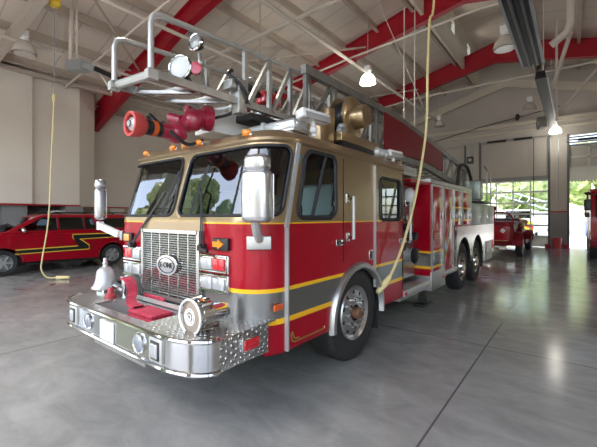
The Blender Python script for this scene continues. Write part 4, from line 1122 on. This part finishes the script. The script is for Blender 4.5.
# ---- spot lamps on the ladder tip
def spot(c, r, aim, nm):
    c = V(c); aim = V(aim).normalized()
    b = B(); b.lathe(c, aim, [(.001, -r*1.1), (r*.5, -r*1.0), (r*.85, -r*.5), (r, -.02), (r*1.04, 0), (r*1.0, .015)], 26); s_ = tr('spot_lamp', b, M['black'])
    b = B(); b.tube([c+aim*.01+(aim.orthogonal().normalized()*math.cos(a)+aim.cross(aim.orthogonal().normalized())*math.sin(a))*r for a in [2*PI*i/28 for i in range(28)]], .012, 8, closed=True); tr('lamp_rim', b, M['chrome'], s_)
    b = B(); b.lathe(c, aim, [(r*.97, .0), (r*.6, .02), (.001, .026)], 26); tr('spot_lens', b, M['lensface'] if nm == 'big' else M['galv'], s_)
    return s_
s_ = spot((.28, 1.93, 3.04), .112, (.45, -1, .02), 'big')
b = B(); b.bar((.30, 1.98, 2.95), (.38, 2.0, 2.82), .05); b.cyl((.22, 1.98, 3.06), (.20, 1.94, 3.10), .06, 12); tr('lamp_bracket', b, M['black'], s_)
b = B(); b.cyl((.36, 2.04, 3.03), (.41, 2.0, 3.03), .055, 14); tag(tr('red_beacon', b, M['redlens'], s_), 'red beacon lens')
s_ = spot((.28, 2.10, 3.34), .078, (.15, -1, .1), 'small')
b = B(); b.bar((.30, 2.13, 3.24), (.31, 2.14, 3.06), .03); b.bar((.31, 2.14, 3.06), (.42, 2.10, 2.85), .03); b.ell((.31, 2.14, 3.14), .035, 12, 8); tr('lamp_bracket', b, M['alu'], s_)
# intercom box and axe holders inside the rails
b = B(); b.box(.2, .35, 3.0, 3.3, 2.98, 3.12, .02); tag(tr('rescue_tool', b, M['redlens']), 'red tool clipped inside the ladder')
b = B(); b.bar((.26, 2.75, 3.14), (.26, 3.05, 3.05), .05); tr('tool_grip', b, M['black'])
# ---- light bars, reel and boxes on the roof side
b = B(); b.box(.40, 1.14, 2.56, 2.78, 2.455, 2.57, .03); lb = tr('light_bar', b, M['lens'])
b = B(); b.box(.39, 1.15, 2.54, 2.80, 2.44, 2.475, .01); tr('light_bar_base', b, M['brushed'], lb)
b = B(); b.box(.72, .76, 2.55, 2.79, 2.46, 2.575); tr('bar_divider', b, M['galv'], lb)
def flood(c, aimz, L_=.34):
    c = V(c)
    b = B(); b.obox(c, (.13, L_, .10), (.0, -.25, -.15), .02); f_ = tr('flood_lamp', b, M['white'])
    b = B(); b.obox(c+V((.06, -.0, -.01)), (.02, L_*.9, .075), (0, -.25, -.15), .005); tr('flood_lens', b, M['lens'], f_)
    b = B(); b.tube([c+V((0, 0, -.04)), c+V((-.01, .0, -.12)), c+V((.0, .02, -.2))], .025, 10); b.ell(c+V((-.0, 0, -.14)), .04, 12, 8); tr('flood_mount', b, M['white'], f_)
flood((1.00, 3.06, 2.70), 0, .42)
flood((1.10, 4.92, 2.54), 0, .36)
b = B(); b.box(.78, .98, 3.22, 3.50, 2.44, 2.70, .008); bx_ = tag(tr('roof_box', b, M['gold']), 'front gold roof box')
b = B(); b.box(.80, 1.06, 3.54, 4.55, 2.53, 2.64, .01); bx_ = tag(tr('roof_box', b, M['gold']), 'long gold roof tray under the reel')
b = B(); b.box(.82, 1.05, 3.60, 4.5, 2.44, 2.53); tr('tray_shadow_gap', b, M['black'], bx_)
b = B(); b.box(.80, .9, 3.52, 3.66, 2.6, 2.95, .02); tr('reel_bracket', b, M['gold'])
ro = V((.90, 4.06, 2.92))
b = B(); b.lathe(ro, (1, 0, 0), [(.05, .0), (.27, .0), (.28, .01), (.28, .03), (.27, .035), (.15, .05), (.145, .20), (.13, .22), (.001, .222)], 36); rl = tr('cable_reel', b, M['gold'])
b = B(); b.lathe(ro, (1, 0, 0), [(.05, -.19), (.26, -.19), (.28, -.18), (.28, -.16), (.05, -.16)], 36); tr('reel_flange', b, M['gold'], rl)
b = B(); b.lathe(ro, (1, 0, 0), [(.22, -.16), (.235, -.12), (.235, -.04), (.22, 0)], 30); tr('wound_cable', b, M['black'], rl)
b = B(); b.bar(ro+V((-.05, 0, 0)), ro+V((-.05, .0, -.34)), .2, .1); tr('reel_stand', b, M['gold'], rl)
b = B(); b.cyl((.92, 3.72, 2.68), (.98, 3.72, 2.68), .07, 16); b.ell((.95, 3.72, 2.74), (.05, .06, .04)); tr('hose_guide', b, M['galv'], rl)
for y in (4.45, 4.58, 4.70):
    b = B(); b.ell((1.05, y, 2.52), (.08, .055, .07), 12, 8); tr('bracket_knob', b, M['silver'])
b = B(); b.box(.70, 1.10, 4.38, 5.9, 2.29, 2.44, .02); tr('roof_ledge', b, M['plate_dark'])

# ---- red hose lying in the bumper tray: a thing of its own
t = thing('fire_hose', (0, 1.68, .61), 'flat red canvas hose folded in the bumper tray of the fire engine', 'hose')
for i in range(5):
    b = B(); zz = .625+i*.032; y0 = 1.70+.015*(i % 2)
    b.box(-.10+.03*(i % 2), .40-.02*i, 1.56+.015*i, 1.83, zz, zz+.029, .010); obj('hose_fold', b, M['hosered'], t)
b = B()
path = smooth([(-.60, 1.84, .985), (-.52, 1.83, .99), (-.42, 1.82, .94), (-.36, 1.80, .87), (-.30, 1.76, .84), (-.22, 1.72, .80), (-.05, 1.70, .79)])
rows_ = [[p+V((0, w_*.05, -abs(w_)*.0)) + V((0, 0, .012 if k else -.012)) for (w_, k) in ((-1, 0), (-1, 1), (1, 1), (1, 0))] for p in path]
b.grid(rows_, close=True); obj('hose_end', b, M['hosered'], t)

# ------------------------------------------------------------------ parked red sport utility vehicle
SU = thing('sport_utility_vehicle', (-10.1, 4.3, 0), 'red sport utility vehicle with black and gold lightning stripe parked at the left wall', 'car')
def su(name, b, m, parent=None, sharp=35): return obj(name, b, m, parent or SU, sharp)
FX = -9.12; CX0 = -10.1; WH = .98; YFW, YRW, SRW = 2.66, 5.56, .35
def arcpts(yc, r, rev=False):
    p = [(yc+r*math.cos(a), .34+r*math.sin(a)) for a in [PI*i/14 for i in range(15)]]
    return p
up = [(1.72, .42), (1.66, .62), (1.66, .92), (1.78, 1.08), (2.30, 1.16), (2.95, 1.20), (5.2, 1.22), (6.6, 1.20), (6.72, 1.10), (6.78, .8), (6.76, .48), (6.70, .36)]
low = [(YRW+.43, .34)] + arcpts(YRW, .43)[1:-1] + [(YRW-.43, .31), (YFW+.43, .34)] + arcpts(YFW, .43)[1:-1] + [(YFW-.43, .34)]
b = B()
# body with gentle side curvature: stacked slices
poly = up+low
def bulge(z): return WH-.10*max(0, (z-.95)/.27)**2*.5-.05*max(0, (.55-z)/.2)
b.prism(poly, 'X', CX0-WH+.05, CX0+WH-.05)
bod = su('body', b, M['red'])
for sd in (1, -1):
    b = B(); x0 = CX0+sd*(WH-.05); x1 = CX0+sd*WH
    def ins(p, c=(4.2, .8), k=.035): 
        return p
    b.prism([(y, min(z, 1.12)) for y, z in up[1:-1]]+low, 'X', x0, x1); su('side_skin', b, M['red'], bod)
    for yc in (YFW, YRW):
        b = B(); b.tube([(x1-sd*.012, yc+.44*math.cos(a), .34+.44*math.sin(a)) for a in [PI*i/20 for i in range(21)]], .02, 8); su('wheel_arch', b, M['red'], bod)
# greenhouse
zb, zt = 1.15, 1.70
def cabin(x, k):
    pass
b = B()
def gh(z):
    u = (z-zb)/(zt-zb); h = WH-.08-.20*u; return (2.62+1.0*u, 6.68-.30*u, h)
rows_ = []
for z in (zb, 1.62, 1.68, 1.715):
    f, r_, h = gh(z)
    if z > 1.65: f += .08; 
    if z > 1.7: f += .2; r_ -= .1; h -= .12
    rows_.append([V((CX0-h, f, z)), V((CX0+h, f, z)), V((CX0+h, r_, z)), V((CX0-h, r_, z))])
b.grid(rows_, close=True); b.quad(*rows_[-1]); su('roof', b, M['red'], None, 20)
# glass: windscreen and side windows lie on the sloping greenhouse faces
def ghp(u_y, z, out=.008):  # point on right face
    f, r_, h = gh(z); return V((CX0+h+out, f+(r_-f)*u_y, z))
f0, r0, h0 = gh(1.2); f1, r1, h1 = gh(1.61)
b = B(); b.quad((CX0-h0+.06, f0-.012, 1.2), (CX0+h0-.06, f0-.012, 1.2), (CX0+h1-.06, f1-.012, 1.61), (CX0-h1+.06, f1-.012, 1.61)); su('windscreen', b, M['tinted'])
def sidewin(name, y0b, y1b, y0t, y1t, z0=1.235, z1=1.60):
    b = B()
    for sd in (1,):
        def q(y, z): f, r_, h = gh(z); return V((CX0+h+.006, y, z))
        b.quad(q(y0b, z0), q(y1b, z0), q(y1t, z1), q(y0t, z1))
    w = su(name, b, M['tinted'])
    b = B(); pts = [q(y0b, z0), q(y1b, z0), q(y1t, z1), q(y0t, z1)]; b.tube(pts, .014, 6, closed=True); su('window_trim', b, M['black'], w)
sidewin('front_side_window', 2.98, 3.98, 3.62, 3.98)
sidewin('rear_side_window', 4.05, 4.72, 4.05, 4.70)
sidewin('rear_quarter_window', 4.77, 5.10, 4.75, 4.98)
b = B(); f, r_, h = gh(1.42)
def q(y, z): f, r_, h = gh(z); return V((CX0+h+.007, y, z))
b.quad(q(5.34, 1.25), q(6.45, 1.25), q(6.35, 1.58), q(5.28, 1.58)); su('cargo_side_window', b, M['tinted'])
for x in (CX0-.6, CX0+.6):
    b = B(); b.tube([(x, 3.9, 1.725), (x, 4.0, 1.76), (x, 6.2, 1.76), (x, 6.3, 1.725)], .02, 8); su('roof_rack', b, M['black'])
b = B(); b.box(CX0-.5, CX0+.5, 4.1, 4.35, 1.74, 1.82, .02); su('light_bar', b, M['lens'])
b = B(); b.ell((CX0+1.02, 3.10, 1.24), (.11, .07, .08)); su('wing_mirror', b, M['chrome'])
for y in (3.62, 4.5):
    b = B(); b.box(FX-.008, FX+.004, y+.08, y+.30, 1.02, 1.06, .006); su('door_handle', b, M['red'])
for y in (2.98, 4.01, 4.92):
    b = B(); b.box(FX+.0005, FX+.003, y-.006, y+.006, .48, 1.12); su('door_seam', b, M['black'])
b = B(); b.box(FX-.05, FX+.05, 3.20, 5.05, .24, .30, .02); su('running_board', b, M['black'])
# graphic: black stripe with gold edges and a zig-zag
def decal(name, poly, m, off): 
    b = B(); b.prism(poly, 'X', FX+off, FX+off+.003); return su(name, b, m)
lo = [(2.912, 0.71), (4.575, 0.731), (4.34, 0.973), (4.34, 1.091), (5.906, 1.09), (5.906, 0.938), (4.615, 0.912), (4.835, 0.733), (4.835, 0.582), (2.912, 0.565)]
decal('stripe_gold', lo, M['yellow'], .001)
hi = [(2.912, 0.682), (4.515, 0.697), (4.368, 0.978), (4.368, 1.062), (5.906, 1.056), (5.906, 0.966), (4.529, 0.935), (4.811, 0.712), (4.811, 0.609), (2.912, 0.593)]
decal('stripe_black', hi, M['black'], .003)
b = B(); b.box(FX-.02, FX+.004, 1.75, 1.95, .88, .96); su('head_lamp', b, M['lens'])
b = B(); b.box(CX0-.7, CX0+.7, 1.63, 1.68, .7, 1.0, .01); su('radiator_grille', b, M['black'])
b = B(); b.box(FX+.0, FX+.006, 2.02, 2.18, .98, 1.02); su('name_emblem', b, M['goldleaf'])
def carwheel(parent, y, sd, xo, r, col):
    d = V((sd, 0, 0)); o = (xo, y, r)
    b = B(); b.lathe(o, d, [(r*.6, -.25), (r*.95, -.25), (r, -.2), (r, -.05), (r*.95, -.005), (r*.75, 0), (r*.62, -.02)], 40); w = obj('wheel', b, M['tire'], parent)
    b = B(); b.lathe(o, d, [(r*.64, -.02), (r*.62, -.005), (r*.56, -.03), (r*.5, -.10), (.001, -.10)], 36); rm = obj('rim', b, M['galv'], w)
    b = B()
    for i in range(6):
        a = 2*PI*i/6; b.bar(V(o)+V((-sd*.03, r*.1*math.cos(a), r*.1*math.sin(a))), V(o)+V((-sd*.03, r*.58*math.cos(a), r*.58*math.sin(a))), .085, .04)
    b.cyl(V(o)-d*.06, V(o)-d*.0, r*.2, 16); obj('spokes', b, M['silver'], w)
for y in (YFW, YRW):
    for sd in (1, -1): carwheel(SU, y, sd, CX0+sd*(WH-.02), SRW, None)
b = B(); b.box(CX0-.8, CX0+.8, 1.9, 6.6, .22, .55); su('underbody', b, M['black'])

# ------------------------------------------------------------------ antique red fire truck at the back
AN = thing('antique_fire_truck', (.6, 19, 0), 'small antique red fire truck parked before the glazed end door', 'fire truck')
def an(name, b, m, parent=None, sharp=35): return obj(name, b, m, parent or AN, sharp)
ax0, ax1 = -.35, 1.22
b = B(); b.box(ax0, ax1, 16.75, 19.0, .52, 1.36, .05); an('hose_bed', b, M['darkred'])
b = B(); b.box(ax0-.02, ax1+.02, 16.72, 19.02, 1.33, 1.42, .02); an('bed_rail', b, M['darkred'])
b = B(); b.box(ax0+.1, ax1-.12, 16.71, 16.76, .62, 1.24, .02); pn = an('rear_panel', b, M['red'])
b = B(); em = [(.84+.085*math.cos(2*PI*i/16)*(1 if i % 4 else 1.25), 1.04+.085*math.sin(2*PI*i/16)*(1 if i % 4 else 1.25)) for i in range(16)]; b.prism(em, 'Y', 16.69, 16.71); an('white_cross_emblem', b, M['white'], pn)
b = B(); b.box(.30, 1.02, 16.69, 16.705, .62, .65); an('pin_stripe', b, M['goldleaf'], pn)
b = B(); b.box(ax0-.05, ax1+.1, 16.38, 16.75, .40, .45, .01); an('tail_step', b, M['chrome'])
b = B(); b.box(ax0-.05, ax1+.1, 16.36, 16.39, .30, .46, .01); an('rear_bumper', b, M['chrome'])
b = B(); b.box(.75, .98, 16.345, 16.362, .30, .42); an('licence_plate', b, M['white'])
b = B(); b.ell((.50, 16.9, 1.97), .10, 16, 10); b.cyl((.50, 16.9, 1.4), (.50, 16.9, 1.9), .03); an('beacon_lamp', b, M['darkred'])
b = B(); b.tube(smooth([(.44, 17.0, 1.78), (.7, 17.0, 1.80), (.95, 17.0, 1.76), (1.12, 17.0, 1.62), (1.15, 17.0, 1.4)]), .035, 8); an('grab_hoop', b, M['darkred'])
b = B(); b.box(ax0+.05, ax1-.02, 19.05, 19.75, .6, 1.05, .05); b.box(ax0+.05, ax1-.02, 19.0, 19.15, 1.0, 1.55, .05); an('bench_seat', b, M['black'])
b = B(); b.box(ax0+.2, ax1-.2, 20.1, 21.6, .6, 1.30, .10); b.box(ax0+.15, ax1-.15, 21.55, 21.65, .55, 1.30, .04); an('bonnet', b, M['darkred'])
b = B(); b.tube([(ax0+.1, 20.05, 1.2), (ax0+.1, 20.1, 1.8), (ax1-.1, 20.1, 1.8), (ax1-.1, 20.05, 1.2)], .025, 8); an('windscreen_frame', b, M['chrome'])
b = B(); b.box(ax0, ax1+.25, 16.8, 21.7, .42, .55, .02); an('chassis', b, M['darkred'])
b = B(); b.ell((1.30, 18.6, 1.22), (.14, .25, .16)); b.ell((1.26, 20.3, 1.35), (.14, .14, .14)); an('side_lamp', b, M['goldleaf'])
for (y, z) in ((17.25, .52), (20.75, .52)):
    for sd in (1, -1):
        x = .44+sd*1.06
        b = B(); rows_ = []
        for i in range(17):
            a = PI*i/16; rows_.append([V((x+sd*q, y+.54*math.cos(a), .45+.54*math.sin(a))) for q in (-.34, -.30, -.02, .04)])
        b.grid(rows_); an('fender', b, M['darkred'])
        carwheel(AN, y, sd, x, .44, None)
b = B(); b.tube([(1.30, 17.6, 1.45), (1.30, 19.6, 1.45)], .05, 10); b.box(1.24, 1.40, 17.9, 19.0, .95, 1.1, .02); an('side_ladder', b, M['darkred'])
b = B(); b.ell((1.02, 16.7, 1.30), (.05, .04, .05)); b.ell((-.2, 16.7, 1.30), (.05, .04, .05)); an('tail_lamp', b, M['redlens'])

# ------------------------------------------------------------------ second engine at the right edge
SE = thing('fire_engine', (5.0, 18.5, 0), 'second red fire engine cut off by the right photo edge by the open doorway', 'fire engine')
def se(name, b, m, parent=None): return obj(name, b, m, parent or SE)
b = B(); b.prism([(16.55, .65), (16.5, 1.5), (16.75, 2.55), (16.95, 2.65), (19.0, 2.65), (19.0, .65)], 'X', 3.80, 6.15); se('cab', b, M['red'])
b = B(); b.box(3.80, 6.15, 19.1, 22.3, .7, 2.5, .03); se('body', b, M['red'])
b = B(); b.quad((3.95, 16.49, 1.6), (6.0, 16.49, 1.6), (6.0, 16.70, 2.42), (3.95, 16.70, 2.42)); se('windscreen', b, M['tinted'])
b = B(); b.box(3.78, 6.18, 16.1, 16.6, .55, .80, .03); se('bumper', b, M['darkred'])
b = B(); b.box(4.4, 5.6, 16.46, 16.52, .9, 1.4, .01); se('grille', b, M['chrome'])
for x in (3.98, 5.75):
    b = B(); b.box(x, x+.26, 16.44, 16.52, .95, 1.25, .02); se('head_lamp', b, M['lens'])
b = B(); b.box(3.50, 3.72, 16.3, 16.42, 1.85, 2.25, .04); mr_ = se('mirror', b, M['black'])
b = B(); b.tube([(3.6, 16.36, 2.25), (3.6, 16.36, 2.42), (3.84, 16.65, 2.44)], .03, 8); b.ell((3.60, 16.34, 2.46), (.09, .08, .06)); b.box(3.52, 3.66, 16.3, 16.4, 1.60, 1.78, .03); se('mirror_arm', b, M['black'], mr_)
b = B(); b.box(3.78, 3.80, 16.7, 19.0, .95, 1.05); se('gold_band', b, M['goldleaf'])
for y in (17.6, 20.9):
    for sd in (1, -1): carwheel(SE, y, sd, 4.975+sd*1.19, .5, None)

SE.location.x -= .17; mr_.location.x += .11
# red bins by the column
t = thing('bucket', (2.46, 22.2, 0), 'orange red bucket on the floor by the column between the end doors', 'bucket')
b = B(); b.lathe((2.46, 22.2, .0), (0, 0, 1), [(.001, .0), (.16, 0), (.22, .52), (.235, .53), (.22, .54), (.15, .05), (.001, .05)], 24); obj('bucket_body', b, M['coral'], t)
b = B(); b.tube([(2.46+.22*math.cos(a), 22.2-.05, .5+.10*math.sin(a)) for a in [PI*i/12 for i in range(13)]], .012, 6); obj('bucket_handle', b, M['galv'], t)
for x, w_ in ((2.05, 'left'), (2.82, 'right')):
    b = B(); b.box(x-.10, x+.14, 22.3, 22.5, 0, .20, .02); solo('door_block', b, M['hosered'], 'low red block on the floor %s of the orange red bucket' % w_, 'block')

# ------------------------------------------------------------------ outside
def tree(x, y, h, r, m, label, seed):
    rnd = random.Random(seed)
    t = thing('tree', (x, y, 0), label, 'tree')
    b = B(); zb_ = .022 if y > 0 else -.02; b.tube([(x, y, zb_), (x+.1, y, h*.3), (x-.05, y, h*.6)], [.22, .17, .08], 8); obj('trunk', b, M['bark'], t)
    b = B()
    for i in range(30):
        a = rnd.uniform(0, 2*PI); q = r*math.sqrt(rnd.uniform(0, 1)); zz = h*(.30+.62*rnd.random()); k = 1-abs(zz/h-.55)*1.1
        tb = bmesh.new(); bmesh.ops.create_icosphere(tb, subdivisions=3, radius=1)
        s_ = r*rnd.uniform(.28, .46)
        c = V((x+q*k*math.cos(a), y+q*k*math.sin(a), zz))
        for v in tb.verts:
            f = 1+.42*(rnd.random()-.5); v.co = c+v.co*s_*f
        b._merge(tb)
    obj('crown', b, m, t, None)
kinds = [('leaf1', 'mid green'), ('leaf2', 'yellow green'), ('leaf3', 'dark green')]
back = [(-9, 44, 8, 2.7, 2, 'dark green tree far outside, leftmost beyond the glazed door'), (-4.6, 56, 11, 2.8, 1, 'bright yellow green tree outside behind the pale blue ladder boom'), (-.2, 44, 8, 2.7, 0, 'green tree outside seen through the right half of the glazed door'),
        (4.2, 56, 11, 2.8, 1, 'tall pale green tree outside filling the open doorway'), (8.6, 44, 8.2, 2.7, 0, 'green tree outside at the right side of the open doorway'), (13, 56, 11, 2.8, 1, 'yellow green tree outside beyond the second engine'), (-13.4, 56, 11, 2.8, 0, 'green tree outside far left beyond the end wall')]
for i, (x, y, h, r, k, lb_) in enumerate(back): tree(x, y, h, r, M[kinds[k][0]], lb_, 30+i)
frontt = [(-24, -14, 14, 3.4, 0), (-14, -34, 8, 4, 2), (-4, -38, 10, 4.4, 0), (6, -36, 8, 4, 1), (16, -34, 9, 3.6, 2), (27, -31, 9, 4.0, 0), (-35, -17, 16, 4.0, 1), (-24, -27, 15, 3.6, 2)]
nm_ = ['leftmost', 'second', 'third', 'fourth', 'fifth', 'sixth', 'farthest left', 'tallest']
for i, (x, y, h, r, k) in enumerate(frontt): tree(x, y, h, r, M[kinds[k][0]], 'tree across the forecourt mirrored in the windscreen, %s of the row' % nm_[i], 60+i)
b = B(); b.box(-14, 16, 40.5, 40.8, 0, 1.7); solo('boundary_wall', b, mat('pale_block_wall', (.60, .57, .52), .8), 'low pale boundary wall outside behind the open doorway', 'wall')
b = B(); b.box(-40, 40, 41, 85, -.02, 0); tag(solo('lawn', b, M['grass'], 'green lawn beyond the boundary wall', 'lawn'), kind='stuff')
t = thing('waste_bin', (4.1, 38, 0), 'blue waste bin outside by the pale boundary wall', 'bin')
b = B(); b.box(3.85, 4.35, 37.8, 38.2, -.02, 1.15, .04); obj('bin_body', b, mat('bin_blue', (.10, .22, .45), .5), t)
b = B(); b.box(3.83, 4.37, 37.78, 38.24, 1.15, 1.22, .02); obj('bin_lid', b, mat('bin_dark', (.06, .1, .2), .5), t)
# emergency vehicle with chevron tail outside
t = thing('ambulance', (-.05, 32, 0), 'white rescue vehicle with yellow and red chevron tail parked outside the glazed door', 'ambulance')
b = B(); b.box(-1.0, .9, 30.0, 34.5, .40, 2.1, .05); obj('box_body', b, M['white'], t)
cols = [mat('chevron_yellow', (.85, .62, .02), .5), mat('chevron_red', (.7, .03, .03), .5)]
for k in range(3):
    for sd in (1, -1):
        b = B(); z0 = .45+k*.24; xm = -.05
        b.prism([(xm, z0+.36), (xm, z0+.60), (xm+sd*.92, z0+.24), (xm+sd*.92, z0)], 'Y', 29.975, 29.99); obj('chevron_stripe', b, cols[k % 2], t)
b = B(); b.box(-.85, .75, 29.97, 29.99, 1.5, 2.0); obj('rear_window', b, M['tinted'], t)
for y in (30.9, 33.6):
    for sd in (1, -1): carwheel(t, y, sd, -.05+sd*.92, .38, None)
# ladder rack truck beyond
t = thing('aerial_lift', (-.3, 37, 0), 'pale blue lattice ladder boom of a truck outside the glazed door', 'ladder truck')
b = B(); b.bar((-3.2, 37, 3.9), (2.2, 37, 1.9), .10); b.bar((-3.2, 37, 4.5), (2.2, 37, 2.5), .10)
for i in range(10):
    u = i/9; p = V((-3.2+5.4*u, 37, 3.9-2*u)); b.bar(p, p+V((.3, 0, .5)), .06)
obj('boom', b, mat('pale_blue_steel', (.55, .68, .80), .4), t)
b = B(); b.box(-2.6, 2.6, 36.4, 38, .6, 2.0, .05); obj('truck_body', b, M['white'], t)
for x in (-1.8, 1.8):
    b = B(); b.cyl((x, 36.3, .45), (x, 36.7, .45), .45, 24); obj('wheel', b, M['tire'], t)

# ------------------------------------------------------------------ light
sc = bpy.context.scene
w = bpy.data.worlds.new('World'); sc.world = w; w.use_nodes = True
nt = w.node_tree; bg = nt.nodes['Background']
sk = nt.nodes.new('ShaderNodeTexSky'); sk.sky_type = 'NISHITA'; sk.sun_disc = False
sk.sun_elevation = math.radians(52); sk.sun_rotation = math.radians(200); sk.air_density = 1.0; sk.dust_density = 1.5
hs = nt.nodes.new('ShaderNodeHueSaturation'); hs.inputs['Saturation'].default_value = .7
nt.links.new(sk.outputs[0], hs.inputs['Color']); nt.links.new(hs.outputs[0], bg.inputs[0]); bg.inputs[1].default_value = .30
sun = bpy.data.lights.new('Sun', 'SUN'); sun.energy = 5.5; sun.angle = math.radians(1); sun.color = (1, .95, .86)
so = bpy.data.objects.new('Sun', sun); C.objects.link(so); so.rotation_euler = (math.radians(-6), math.radians(-38), 0)
for i, (x, y) in enumerate([(-2.6, 2.6), (9.5, 9)]):  # unseen lit lamps added to brighten the hall
    pendant((x, y, 6.3), True, ['lit dome lamp above the tip of the ladder, out of the photo', 'lit dome lamp over the right bay, out of the photo'][i], 1, roofz(x)-.1)

# ------------------------------------------------------------------ camera
cam = bpy.data.cameras.new('Camera'); co = bpy.data.objects.new('Camera', cam); C.objects.link(co)
cam.sensor_fit = 'HORIZONTAL'; cam.sensor_width = 36; cam.lens = 354/597*36
co.location = (3.19, 0, 1.65); co.rotation_euler = (PI/2, 0, math.radians(38))
cam.shift_y = -(223.5-216)/597; cam.clip_end = 400; cam.clip_start = .05
sc.camera = co
vs = sc.view_settings; vs.view_transform = 'Standard'; vs.look = 'None'; vs.gamma = 1; vs.exposure = 1.65
